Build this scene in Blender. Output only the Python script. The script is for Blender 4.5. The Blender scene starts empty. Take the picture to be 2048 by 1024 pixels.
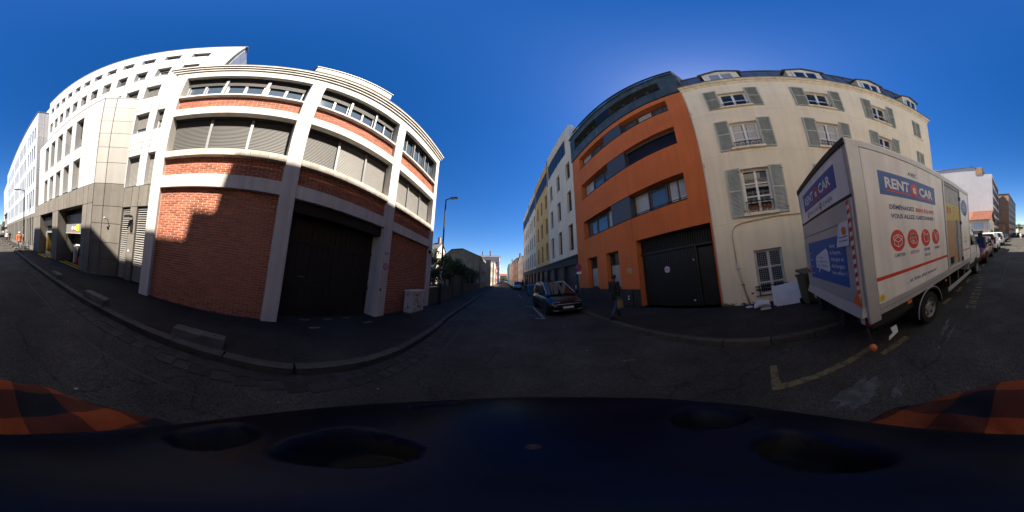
import bpy, bmesh, math, random
from mathutils import Vector, Matrix
random.seed(7)
SC = bpy.context.scene
COL = SC.collection
R = math.radians

# ------------------------------------------------------------------ camera
CAMZ = 1.8
cd = bpy.data.cameras.new('camera')
cd.type = 'PANO'
for tgt in (cd, getattr(cd, 'cycles', None)):
    try:
        tgt.panorama_type = 'EQUIRECTANGULAR'
    except Exception:
        pass
cd.clip_start = 0.01
cd.clip_end = 3000
cam = bpy.data.objects.new('camera', cd)
COL.objects.link(cam)
SC.camera = cam
_t, _r, _y = R(8.4), R(-0.3), R(-3.4)
MR = (Matrix.Rotation(_y, 3, 'Z') @ Matrix.Rotation(_t, 3, 'X') @ Matrix.Rotation(_r, 3, 'Y'))
rt, fw, up = MR.col[0], MR.col[1], MR.col[2]
cam.matrix_world = Matrix(((rt[0], up[0], -fw[0], 0), (rt[1], up[1], -fw[1], 0), (rt[2], up[2], -fw[2], CAMZ), (0, 0, 0, 1)))

# ------------------------------------------------------------------ sky, sun, exposure
SUN = Vector((10.35, 2.2, 14.3)).normalized()
w = bpy.data.worlds.new('World')
SC.world = w
w.use_nodes = True
nt = w.node_tree
bg = nt.nodes['Background']
sky = nt.nodes.new('ShaderNodeTexSky')
sky.sky_type = 'NISHITA'
sky.sun_disc = False
sky.sun_elevation = math.asin(SUN.z)
sky.sun_rotation = math.atan2(SUN.x, SUN.y)
sky.altitude = 100
sky.air_density = 1.0
sky.dust_density = 0.21
sky.ozone_density = 3.0
hs = nt.nodes.new('ShaderNodeHueSaturation')
hs.inputs['Saturation'].default_value = 1.37
hs.inputs['Hue'].default_value = 0.511
nt.links.new(sky.outputs[0], hs.inputs['Color'])
nt.links.new(hs.outputs[0], bg.inputs['Color'])
bg.inputs['Strength'].default_value = 0.052
sd = bpy.data.lights.new('sun', 'SUN')
sd.energy = 5.0
sd.angle = R(0.5)
sd.color = (1.0, 0.89, 0.75)
so = bpy.data.objects.new('sun', sd)
COL.objects.link(so)
so.rotation_euler = SUN.to_track_quat('Z', 'Y').to_euler()
so.location = (30, 6, 40)
vs = SC.view_settings
vs.view_transform = 'Standard'
vs.look = 'None'
vs.exposure = 1.7
vs.gamma = 1.0
vs.use_curve_mapping = False
cy = SC.cycles
cy.use_denoising = True
try:
    cy.denoiser = 'OPENIMAGEDENOISE'
except Exception:
    pass
cy.max_bounces = 8
cy.diffuse_bounces = 5
cy.glossy_bounces = 3
cy.transmission_bounces = 2
cy.caustics_reflective = False
cy.caustics_refractive = False
cy.sample_clamp_indirect = 6.0

# ------------------------------------------------------------------ materials
def mk(name, col, rough=0.8, metal=0.0, var=0.12, vs=2.5, bump=0.0, bs=60.0, island=0.0, spec=0.5, obj=0.0, stain=None, coat=0.0, streak=0.0):
    m = bpy.data.materials.new(name)
    m.use_nodes = True
    t = m.node_tree
    b = t.nodes['Principled BSDF']
    b.inputs['Roughness'].default_value = rough
    b.inputs['Metallic'].default_value = metal
    b.inputs['Specular IOR Level'].default_value = spec
    if coat:
        b.inputs['Coat Weight'].default_value = coat
        b.inputs['Coat Roughness'].default_value = 0.05
    g = t.nodes.new('ShaderNodeNewGeometry')
    n = t.nodes.new('ShaderNodeTexNoise')
    n.inputs['Scale'].default_value = vs
    n.inputs['Detail'].default_value = 7
    n.inputs['Roughness'].default_value = 0.65
    t.links.new(g.outputs['Position'], n.inputs['Vector'])
    mr = t.nodes.new('ShaderNodeMapRange')
    mr.inputs['From Min'].default_value = 0.3
    mr.inputs['From Max'].default_value = 0.7
    mr.inputs['To Min'].default_value = 1 - var
    mr.inputs['To Max'].default_value = 1 + var
    t.links.new(n.outputs['Fac'], mr.inputs['Value'])
    val = mr.outputs['Result']
    def mul(a, bsock):
        k = t.nodes.new('ShaderNodeMath'); k.operation = 'MULTIPLY'
        t.links.new(a, k.inputs[0]); t.links.new(bsock, k.inputs[1])
        return k.outputs[0]
    def rng(src, lo, hi, a=0.0, bb=1.0):
        k = t.nodes.new('ShaderNodeMapRange')
        k.inputs['From Min'].default_value = a; k.inputs['From Max'].default_value = bb
        k.inputs['To Min'].default_value = lo; k.inputs['To Max'].default_value = hi
        t.links.new(src, k.inputs['Value'])
        return k.outputs['Result']
    if island:
        val = mul(val, rng(g.outputs['Random Per Island'], 1 - island, 1 + island))
    if obj:
        oi = t.nodes.new('ShaderNodeObjectInfo')
        val = mul(val, rng(oi.outputs['Random'], 1 - obj, 1 + obj))
    if streak:
        mp = t.nodes.new('ShaderNodeMapping')
        mp.inputs['Scale'].default_value = (3.2, 3.2, 0.16)
        t.links.new(g.outputs['Position'], mp.inputs['Vector'])
        n3 = t.nodes.new('ShaderNodeTexNoise'); n3.inputs['Scale'].default_value = 1.6; n3.inputs['Detail'].default_value = 5
        t.links.new(mp.outputs[0], n3.inputs['Vector'])
        val = mul(val, rng(n3.outputs['Fac'], 1 - streak, 1.03, 0.35, 0.6))
    mx = t.nodes.new('ShaderNodeVectorMath'); mx.operation = 'SCALE'
    mx.inputs[0].default_value = col
    t.links.new(val, mx.inputs['Scale'])
    out = mx.outputs[0]
    if stain:
        sc, scol, lo, hi = stain
        n2 = t.nodes.new('ShaderNodeTexNoise'); n2.inputs['Scale'].default_value = sc; n2.inputs['Detail'].default_value = 8
        n2.inputs['Roughness'].default_value = 0.7
        t.links.new(g.outputs['Position'], n2.inputs['Vector'])
        mm = t.nodes.new('ShaderNodeMix'); mm.data_type = 'RGBA'
        t.links.new(rng(n2.outputs['Fac'], 0, 1, lo, hi), mm.inputs['Factor'])
        t.links.new(out, mm.inputs['A'])
        mm.inputs['B'].default_value = (*scol, 1)
        out = mm.outputs['Result']
    t.links.new(out, b.inputs['Base Color'])
    if bump:
        nb = t.nodes.new('ShaderNodeTexNoise'); nb.inputs['Scale'].default_value = bs; nb.inputs['Detail'].default_value = 4
        t.links.new(g.outputs['Position'], nb.inputs['Vector'])
        bp = t.nodes.new('ShaderNodeBump'); bp.inputs['Strength'].default_value = bump; bp.inputs['Distance'].default_value = 0.01
        t.links.new(nb.outputs['Fac'], bp.inputs['Height'])
        t.links.new(bp.outputs[0], b.inputs['Normal'])
    return m

M = {}
def D(k, *a, **kw):
    M[k] = mk(k, *a, **kw)
D('asphalt', (0.052, 0.049, 0.043), 0.92, var=0.22, vs=1.3, bump=0.9, bs=130, stain=(0.9, (0.020, 0.019, 0.017), 0.52, 0.66), spec=0.25)
D('ground', (0.060, 0.058, 0.054), 0.95, var=0.2, vs=0.4, bump=0.4, bs=40, spec=0.2)
D('footway', (0.027, 0.0255, 0.0225), 0.93, var=0.25, vs=1.6, bump=0.8, bs=140, stain=(0.8, (0.045, 0.042, 0.037), 0.55, 0.75), spec=0.25)
D('kerb', (0.062, 0.057, 0.048), 0.85, var=0.28, vs=6, bump=0.8, bs=45, obj=0.16, spec=0.3)
D('sett', (0.035, 0.032, 0.027), 0.85, var=0.3, vs=7, bump=0.8, bs=45, obj=0.25, spec=0.3)
D('concrete', (0.095, 0.088, 0.072), 0.9, var=0.25, vs=5, bump=0.7, bs=50, stain=(3.5, (0.05, 0.047, 0.038), 0.5, 0.7))
D('patch', (0.042, 0.040, 0.037), 0.9, var=0.25, vs=5, bump=0.7, bs=120, spec=0.25)
D('old_paint', (0.09, 0.09, 0.084), 0.8, var=0.2, vs=9, stain=(7.0, (0.045, 0.045, 0.044), 0.42, 0.55))
D('yellow_paint', (0.17, 0.135, 0.055), 0.8, var=0.3, vs=9, stain=(9.0, (0.04, 0.038, 0.033), 0.44, 0.60))
D('white_line', (0.22, 0.21, 0.195), 0.8, var=0.25, vs=9, stain=(7.0, (0.045, 0.045, 0.044), 0.5, 0.64))
D('brick', (0.41, 0.155, 0.098), 0.86, var=0.16, vs=9, island=0.26, obj=0.2, bump=0.5, bs=80, spec=0.3)
D('mortar', (0.66, 0.54, 0.45), 0.95, var=0.15, vs=6, bump=0.4, bs=120)
D('pilaster', (0.58, 0.56, 0.525), 0.85, var=0.08, vs=1.4, bump=0.25, bs=60, streak=0.16)
D('sill', (0.52, 0.47, 0.40), 0.85, var=0.2, vs=6, bump=0.3, bs=60, obj=0.12)
D('attic', (0.54, 0.50, 0.42), 0.88, var=0.1, vs=1.2, streak=0.2)
D('white_panel', (0.46, 0.465, 0.47), 0.55, var=0.05, vs=0.8, obj=0.10, streak=0.07, spec=0.4)
D('blue_panel', (0.44, 0.49, 0.55), 0.5, var=0.06, vs=0.6, obj=0.06, streak=0.08, spec=0.4)
D('pale_panel', (0.30, 0.295, 0.28), 0.6, var=0.06, vs=0.8, obj=0.06, streak=0.08)
D('stone_panel', (0.152, 0.141, 0.124), 0.8, var=0.12, vs=2.5, obj=0.07, bump=0.2, bs=90, streak=0.15)
D('joint', (0.11, 0.11, 0.105), 0.9)
D('roller', (0.075, 0.075, 0.072), 0.6, var=0.08, vs=3, spec=0.4)
D('roller_light', (0.21, 0.205, 0.197), 0.6, var=0.08, vs=3, spec=0.4)
D('roller_dark', (0.04, 0.04, 0.039), 0.6, var=0.1, vs=3, spec=0.4)
D('alu', (0.50, 0.49, 0.47), 0.45, metal=0.35, var=0.08, vs=2, bump=0.06, bs=8)
D('grey_metal', (0.20, 0.21, 0.22), 0.5, metal=0.2, var=0.1)
D('dark_metal', (0.015, 0.015, 0.016), 0.5, var=0.2, vs=3, spec=0.3)
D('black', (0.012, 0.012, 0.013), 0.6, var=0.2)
D('gate_dark', (0.013, 0.012, 0.012), 0.6, var=0.3, vs=2, bump=0.1, bs=12)
D('window_dark', (0.055, 0.058, 0.064), 0.5, var=0.1)
D('white_frame', (0.72, 0.71, 0.68), 0.5, var=0.05)
D('cream', (0.82, 0.70, 0.50), 0.9, var=0.07, vs=0.7, bump=0.25, bs=70, streak=0.05)
D('cream_trim', (0.82, 0.71, 0.53), 0.88, var=0.08, vs=1.5, streak=0.16)
D('orange', (0.54, 0.132, 0.032), 0.9, var=0.10, vs=0.45, bump=0.35, bs=90, streak=0.08)
D('plinth', (0.024, 0.023, 0.022), 0.8, var=0.2)
D('green_zinc', (0.070, 0.084, 0.068), 0.5, metal=0.1, var=0.35, vs=1.6, obj=0.18, streak=0.35)
D('zinc', (0.12, 0.135, 0.155), 0.5, metal=0.2, var=0.18, vs=1.4, obj=0.1)
D('louvre', (0.42, 0.435, 0.375), 0.75, var=0.12, vs=3, streak=0.15)
D('iron', (0.012, 0.012, 0.013), 0.7, var=0.2, spec=0.2)
D('curtain', (0.50, 0.49, 0.47), 0.95, var=0.1, vs=6)
D('white_wall', (0.72, 0.60, 0.45), 0.9, var=0.08, vs=0.5, bump=0.15, bs=40, streak=0.10)
D('yellow_wall', (0.74, 0.42, 0.14), 0.9, var=0.08, vs=0.5, streak=0.12)
D('grey_wall', (0.56, 0.53, 0.51), 0.9, var=0.08, vs=0.25, streak=0.05)
D('beige_wall', (0.27, 0.215, 0.14), 0.92, var=0.18, vs=0.7, streak=0.22)
D('tan_wall', (0.52, 0.46, 0.36), 0.92, var=0.12, vs=0.6, streak=0.2)
D('pink_wall', (0.55, 0.33, 0.32), 0.9, var=0.1)
D('rust_brick', (0.40, 0.235, 0.135), 0.9, var=0.16, vs=1.2, streak=0.15, bump=0.3, bs=8)
D('tile', (0.17, 0.06, 0.033), 0.85, var=0.25, vs=2.5, island=0.2, bump=0.2)
D('slate', (0.075, 0.08, 0.09), 0.7, var=0.2)
D('navy', (0.022, 0.030, 0.055), 0.45, var=0.15)
D('yellow_garage', (0.62, 0.45, 0.05), 0.7, var=0.15)
D('leaf', (0.040, 0.062, 0.016), 0.6, var=0.4, vs=4, island=0.45, spec=0.3)
D('leaf_warm', (0.15, 0.12, 0.03), 0.6, var=0.4, vs=2, island=0.4, spec=0.3)
D('bark', (0.08, 0.06, 0.045), 0.9, var=0.3, vs=8, bump=0.6, bs=30)
D('garden_wall', (0.09, 0.08, 0.062), 0.92, var=0.3, vs=2.5, bump=0.6, bs=30, stain=(1.5, (0.06, 0.055, 0.045), 0.48, 0.7))
D('green_gate', (0.028, 0.075, 0.05), 0.6, var=0.2)
D('wheel_rim', (0.26, 0.25, 0.24), 0.5, metal=0.2, var=0.15, vs=9)
D('rubber', (0.014, 0.014, 0.014), 0.85, var=0.2, spec=0.3)
D('truck_white', (0.80, 0.77, 0.72), 0.3, var=0.06, vs=1.3, streak=0.12, spec=0.5, bump=0.03, bs=3)
D('van_white', (0.74, 0.74, 0.73), 0.3, var=0.03, coat=0.3)
D('logo_blue', (0.022, 0.095, 0.34), 0.4, var=0.04)
D('poster_blue', (0.020, 0.10, 0.36), 0.4, var=0.05)
D('text_blue', (0.035, 0.085, 0.24), 0.5, var=0.03)
D('logo_red', (0.60, 0.045, 0.03), 0.42, var=0.05)
D('print_white', (0.74, 0.74, 0.75), 0.45, var=0.02)
D('orange_plastic', (0.72, 0.16, 0.03), 0.5, var=0.08)
D('poster_yellow', (0.52, 0.44, 0.10), 0.5, var=0.1)
D('poster_tan', (0.42, 0.25, 0.14), 0.5, var=0.15, vs=4)
D('poster_grey', (0.33, 0.34, 0.34), 0.5, var=0.25, vs=5)
D('red_lens', (0.30, 0.012, 0.012), 0.25, var=0.05, coat=0.4)
D('lamp_lens', (0.45, 0.46, 0.47), 0.12, var=0.05, coat=0.6)
D('plate', (0.55, 0.55, 0.53), 0.5, var=0.06)
D('black_car', (0.006, 0.0065, 0.008), 0.3, var=0.05, coat=0.35, spec=0.3)
D('burgundy_car', (0.14, 0.022, 0.024), 0.35, var=0.05, coat=0.25, spec=0.3)
D('silver_car', (0.16, 0.165, 0.17), 0.3, metal=0.4, var=0.03, coat=0.5)
D('grey_car', (0.04, 0.042, 0.046), 0.3, metal=0.3, var=0.03, coat=0.5)
D('blue_car', (0.03, 0.05, 0.09), 0.3, metal=0.2, var=0.03, coat=0.5)
D('bin_olive', (0.075, 0.062, 0.028), 0.6, var=0.15, vs=5)
D('bin_blue', (0.02, 0.12, 0.22), 0.55, var=0.12, vs=4)
D('board_white', (0.58, 0.57, 0.54), 0.8, var=0.1, vs=3)
D('pvc', (0.50, 0.45, 0.37), 0.6, var=0.12)
D('skin', (0.42, 0.24, 0.17), 0.6, var=0.05)
D('dark_skin', (0.10, 0.055, 0.04), 0.6, var=0.05)
D('hair', (0.02, 0.017, 0.015), 0.7, var=0.2)
D('cloth_black', (0.006, 0.006, 0.007), 0.9, var=0.25, vs=8)
D('cloth_jeans', (0.022, 0.035, 0.075), 0.9, var=0.2, vs=9)
D('cloth_orange', (0.80, 0.17, 0.03), 0.85, var=0.12, vs=9)
D('cloth_grey', (0.22, 0.20, 0.19), 0.9, var=0.15, vs=9)
D('cloth_white', (0.70, 0.70, 0.70), 0.85, var=0.08, vs=9)
D('bag', (0.22, 0.17, 0.07), 0.8, var=0.1)
D('helmet', (0.0022, 0.0025, 0.0045), 0.4, var=0.4, vs=9, spec=0.09, bump=0.08, bs=40, stain=(5.0, (0.0015, 0.005, 0.020), 0.48, 0.66))
D('helmet_black', (0.003, 0.003, 0.003), 0.7, var=0.2, spec=0.2)
D('helmet_blue', (0.003, 0.010, 0.035), 0.5, var=0.2, vs=6, spec=0.25)
D('sticker_white', (0.55, 0.55, 0.52), 0.6, var=0.1)
D('sign_blue', (0.03, 0.09, 0.36), 0.5, var=0.05)
D('sign_red', (0.52, 0.03, 0.03), 0.5, var=0.05)
D('sign_yellow', (0.75, 0.55, 0.03), 0.5, var=0.05)
D('sign_pale', (0.42, 0.35, 0.45), 0.6, var=0.1)
D('graffiti', (0.05, 0.05, 0.05), 0.7, var=0.3)
D('grey_glass', (0.05, 0.055, 0.06), 0.1, var=0.2)  # plain dark grey glass, used for the truck mirror

def roadway(key, base, crack):
    """worn asphalt: aggregate speckle, mottling, repairs and a crack network"""
    m = mk(key, base, 0.9, var=0.38, vs=1.1, bump=0.9, bs=130, spec=0.25)
    t = m.node_tree; b = t.nodes['Principled BSDF']
    src = b.inputs['Base Color'].links[0].from_socket
    g = t.nodes.new('ShaderNodeNewGeometry')
    def vor(scale, feat):
        v = t.nodes.new('ShaderNodeTexVoronoi'); v.feature = feat; v.inputs['Scale'].default_value = scale
        return v
    def mapr(s_, a, c, lo, hi):
        k = t.nodes.new('ShaderNodeMapRange'); k.inputs['From Min'].default_value = a; k.inputs['From Max'].default_value = c
        k.inputs['To Min'].default_value = lo; k.inputs['To Max'].default_value = hi
        t.links.new(s_, k.inputs['Value']); return k.outputs['Result']
    def mult(a, c):
        k = t.nodes.new('ShaderNodeMath'); k.operation = 'MULTIPLY'; t.links.new(a, k.inputs[0]); t.links.new(c, k.inputs[1]); return k.outputs[0]
    v1 = vor(70, 'F1'); t.links.new(g.outputs['Position'], v1.inputs['Vector'])
    sp = t.nodes.new('ShaderNodeSeparateColor'); t.links.new(v1.outputs['Color'], sp.inputs[0])
    speck = mapr(sp.outputs[0], 0, 1, .55, 1.5)
    nz = t.nodes.new('ShaderNodeTexNoise'); nz.inputs['Scale'].default_value = 2.2; nz.inputs['Detail'].default_value = 6
    t.links.new(g.outputs['Position'], nz.inputs['Vector'])
    ad = t.nodes.new('ShaderNodeVectorMath'); ad.operation = 'MULTIPLY_ADD'
    ad.inputs[1].default_value = (.5, .5, .5); t.links.new(nz.outputs['Color'], ad.inputs[0]); t.links.new(g.outputs['Position'], ad.inputs[2])
    v2 = vor(.55, 'DISTANCE_TO_EDGE'); t.links.new(ad.outputs[0], v2.inputs['Vector'])
    crk = mapr(v2.outputs['Distance'], 0.0, .012, crack, 1.0)
    n2 = t.nodes.new('ShaderNodeTexNoise'); n2.inputs['Scale'].default_value = .35; n2.inputs['Detail'].default_value = 3
    t.links.new(g.outputs['Position'], n2.inputs['Vector'])
    big = mapr(n2.outputs['Fac'], .35, .65, .72, 1.3)
    sc = t.nodes.new('ShaderNodeVectorMath'); sc.operation = 'SCALE'
    t.links.new(src, sc.inputs[0]); t.links.new(mult(mult(speck, crk), big), sc.inputs['Scale'])
    t.links.new(sc.outputs[0], b.inputs['Base Color'])
    M[key] = m
roadway('asphalt', (0.040, 0.0375, 0.032), .55)
roadway('footway', (0.025, 0.0235, 0.020), .6)

def glass(name, col, rough=0.02, ior=1.75, wav=0.02):
    m = mk(name, col, rough, var=0.1, vs=1.0, bump=wav, bs=1.6, spec=0.5)
    m.node_tree.nodes['Principled BSDF'].inputs['IOR'].default_value = ior
    M[name] = m
glass('glass', (0.014, 0.018, 0.024))
glass('glass_blue', (0.06, 0.085, 0.105), 0.03, 1.9)
glass('glass_pale', (0.34, 0.34, 0.33), 0.06, 1.7)
glass('car_glass', (0.006, 0.007, 0.008), 0.02, 1.6, 0.0)
# woven orange and navy check shirt: the yarn-dyed check follows the cloth's own UV
def check_shirt():
    m = mk('check_shirt', (0.4, 0.1, 0.03), 0.9, var=0.1, vs=20, bump=0.3, bs=260, spec=0.2)
    t = m.node_tree
    b = t.nodes['Principled BSDF']
    uv = t.nodes.new('ShaderNodeUVMap')
    sp = t.nodes.new('ShaderNodeSeparateXYZ')
    t.links.new(uv.outputs[0], sp.inputs[0])
    def stripe(s):
        a = t.nodes.new('ShaderNodeMath'); a.operation = 'FRACT'
        t.links.new(s, a.inputs[0])
        c = t.nodes.new('ShaderNodeMath'); c.operation = 'GREATER_THAN'; c.inputs[1].default_value = 0.5
        t.links.new(a.outputs[0], c.inputs[0])
        return c.outputs[0]
    s = t.nodes.new('ShaderNodeMath'); s.operation = 'ADD'
    t.links.new(stripe(sp.outputs[0]), s.inputs[0]); t.links.new(stripe(sp.outputs[1]), s.inputs[1])
    h = t.nodes.new('ShaderNodeMath'); h.operation = 'MULTIPLY'; h.inputs[1].default_value = 0.5
    t.links.new(s.outputs[0], h.inputs[0])
    r = t.nodes.new('ShaderNodeValToRGB')
    r.color_ramp.interpolation = 'CONSTANT'
    e = r.color_ramp.elements
    e[0].position = 0; e[0].color = (0.17, 0.036, 0.010, 1)
    e[1].position = 0.4; e[1].color = (0.055, 0.014, 0.008, 1)
    x = e.new(0.8); x.color = (0.004, 0.005, 0.011, 1)
    t.links.new(h.outputs[0], r.inputs[0])
    t.links.new(r.outputs[0], b.inputs['Base Color'])
    M['check_shirt'] = m
check_shirt()

# ------------------------------------------------------------------ helpers
def link(o, parent=None):
    COL.objects.link(o)
    if parent is not None:
        o.parent = parent
        o.matrix_parent_inverse = INV.get(parent.name, Matrix())
    return o
INV = {}
def tag(o, label=None, cat=None, group=None, kind=None):
    if label: o['label'] = label
    if cat: o['category'] = cat
    if group: o['group'] = group
    if kind: o['kind'] = kind
    return o
def thing(name, label, cat, loc=(0, 0, 0), group=None):
    """Empty at the thing's base; parts are modelled in world space"""
    o = bpy.data.objects.new(name, None)
    o.empty_display_size = 0.3
    o.location = loc
    COL.objects.link(o)
    INV[o.name] = Matrix.Translation(Vector(loc)).inverted()
    return tag(o, label, cat, group)
def local_thing(name, label, cat, group=None):
    """Empty at the origin; parts are modelled round it, then it is placed"""
    o = bpy.data.objects.new(name, None)
    o.empty_display_size = 0.3
    COL.objects.link(o)
    return tag(o, label, cat, group)
def copy_tree(o, parent=None):
    c = o.copy()
    COL.objects.link(c)
    if parent is not None: c.parent = parent
    for ch in list(o.children): copy_tree(ch, c)
    return c
BOXF = ((0, 3, 2, 1), (4, 5, 6, 7), (0, 1, 5, 4), (1, 2, 6, 5), (2, 3, 7, 6), (3, 0, 4, 7))
class MB:
    def __init__(s): s.v = []; s.f = []
    def add(s, vs, fs):
        k = len(s.v)
        s.v += [tuple(p) for p in vs]
        s.f += [tuple(i + k for i in f) for f in fs]
        return s
    def box(s, x0, x1, y0, y1, z0, z1):
        x0, x1 = min(x0, x1), max(x0, x1); y0, y1 = min(y0, y1), max(y0, y1); z0, z1 = min(z0, z1), max(z0, z1)
        return s.add([(x0, y0, z0), (x1, y0, z0), (x1, y1, z0), (x0, y1, z0), (x0, y0, z1), (x1, y0, z1), (x1, y1, z1), (x0, y1, z1)], BOXF)
    def hexa(s, p8): return s.add(p8, BOXF)
    def poly(s, pts): return s.add(pts, [tuple(range(len(pts)))])
    def slab(s, pts, d):
        """closed prism: polygon pts extruded by the vector d"""
        n = len(pts); d = Vector(d)
        vs = [Vector(p) for p in pts]; vs += [p + d for p in vs]
        fs = [tuple(range(n))[::-1], tuple(range(n, 2 * n))] + [(i, (i + 1) % n, n + (i + 1) % n, n + i) for i in range(n)]
        return s.add(vs, fs)
    def tube(s, pts, r, n=8, cap=True):
        pts = [Vector(p) for p in pts]
        rs = r if isinstance(r, (list, tuple)) else [r] * len(pts)
        rings = []
        prev = None
        for i, p in enumerate(pts):
            a = pts[max(0, i - 1)]; b = pts[min(len(pts) - 1, i + 1)]
            t = (b - a).normalized()
            ref = prev if prev is not None else (Vector((0, 0, 1)) if abs(t.z) < 0.9 else Vector((1, 0, 0)))
            u = (ref - t * ref.dot(t)).normalized()
            prev = u
            v = t.cross(u)
            rings.append([p + (u * math.cos(2 * math.pi * k / n) + v * math.sin(2 * math.pi * k / n)) * rs[i] for k in range(n)])
        return s.loft(rings, cap)
    def loft(s, rings, cap=True, closed=True):
        n = len(rings[0])
        vs = [p for r in rings for p in r]
        fs = []
        m = n if closed else n - 1
        for i in range(len(rings) - 1):
            for k in range(m):
                a = i * n + k; b = i * n + (k + 1) % n
                fs.append((a, b, b + n, a + n))
        if cap:
            fs.append(tuple(range(n))[::-1])
            fs.append(tuple(range((len(rings) - 1) * n, len(rings) * n)))
        return s.add(vs, fs)
    def ball(s, c, rx, ry=None, rz=None, nu=12, nv=8):
        ry = rx if ry is None else ry; rz = rx if rz is None else rz
        rings = []
        for j in range(nv + 1):
            a = math.pi * (j / nv) * 0.998 + 0.003
            rings.append([(c[0] + rx * math.sin(a) * math.cos(2 * math.pi * i / nu), c[1] + ry * math.sin(a) * math.sin(2 * math.pi * i / nu), c[2] + rz * math.cos(a)) for i in range(nu)])
        return s.loft(rings)
    def lathe(s, prof, c, axis='x', n=20, cap=True):
        rings = []
        for (r, h) in prof:
            ring = []
            for k in range(n):
                a = 2 * math.pi * k / n
                if axis == 'x': ring.append((c[0] + h, c[1] + r * math.cos(a), c[2] + r * math.sin(a)))
                elif axis == 'y': ring.append((c[0] + r * math.cos(a), c[1] + h, c[2] + r * math.sin(a)))
                else: ring.append((c[0] + r * math.cos(a), c[1] + r * math.sin(a), c[2] + h))
            rings.append(ring)
        return s.loft(rings, cap=cap)
    def build(s, name, mat, parent=None, smooth=False, bevel=0.0, sub=0, fix=True):
        me = bpy.data.meshes.new(name)
        me.from_pydata(s.v, [], s.f)
        if fix:
            bm = bmesh.new(); bm.from_mesh(me)
            bmesh.ops.recalc_face_normals(bm, faces=bm.faces[:])
            bm.to_mesh(me); bm.free()
        me.materials.append(M[mat])
        if smooth:
            me.polygons.foreach_set('use_smooth', [True] * len(me.polygons))
        o = bpy.data.objects.new(name, me)
        link(o, parent)
        if bevel:
            b = o.modifiers.new('bevel', 'BEVEL'); b.width = bevel; b.segments = 2; b.limit_method = 'ANGLE'; b.angle_limit = R(40)
        if sub:
            q = o.modifiers.new('sub', 'SUBSURF'); q.levels = sub; q.render_levels = sub
        return o

UNIT = {}
def unit(mat, rag=0.0):
    """one shared box mesh per material for bricks, panels, kerb stones"""
    key = (mat, rag)
    if key not in UNIT:
        mb = MB().box(-.5, .5, -.5, .5, -.5, .5)
        me = bpy.data.meshes.new('piece_' + mat)
        me.from_pydata(mb.v, [], mb.f)
        me.materials.append(M[mat])
        UNIT[key] = me
    return UNIT[key]
def seen(c, sx, sy, sz):
    d = Vector(c) - Vector((0, 0, CAMZ))
    return max(sx, sy, sz) / max(d.length, .5)
def pieces(name, boxes, mat, parent, limit=300, rest=None, jit=0.0, rot=0.0):
    """boxes: (cx,cy,cz,sx,sy,sz[,rz]); the largest in view become objects of their own, the rest one 'stuff' part"""
    boxes = sorted(boxes, key=lambda b: -seen(b[:3], *b[3:6]))
    me = unit(mat)
    for b in boxes[:limit]:
        o = bpy.data.objects.new(name, me)
        link(o, parent)
        o.location = (b[0] + random.uniform(-jit, jit), b[1] + random.uniform(-jit, jit), b[2] + random.uniform(-jit, jit) * .5)
        o.scale = b[3:6]
        o.rotation_euler = (random.uniform(-rot, rot), random.uniform(-rot, rot), (b[6] if len(b) > 6 else 0) + random.uniform(-rot, rot))
    if boxes[limit:]:
        mb = MB()
        for b in boxes[limit:]:
            hx, hy, hz = b[3] / 2, b[4] / 2, b[5] / 2
            c, s_ = math.cos(b[6] if len(b) > 6 else 0), math.sin(b[6] if len(b) > 6 else 0)
            mb.hexa([(b[0] + x * c - y * s_, b[1] + x * s_ + y * c, b[2] + z) for (x, y, z) in ((-hx, -hy, -hz), (hx, -hy, -hz), (hx, hy, -hz), (-hx, hy, -hz), (-hx, -hy, hz), (hx, -hy, hz), (hx, hy, hz), (-hx, hy, hz))])
        tag(mb.build(rest or name + '_field', mat, parent, fix=False), kind='stuff')

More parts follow.
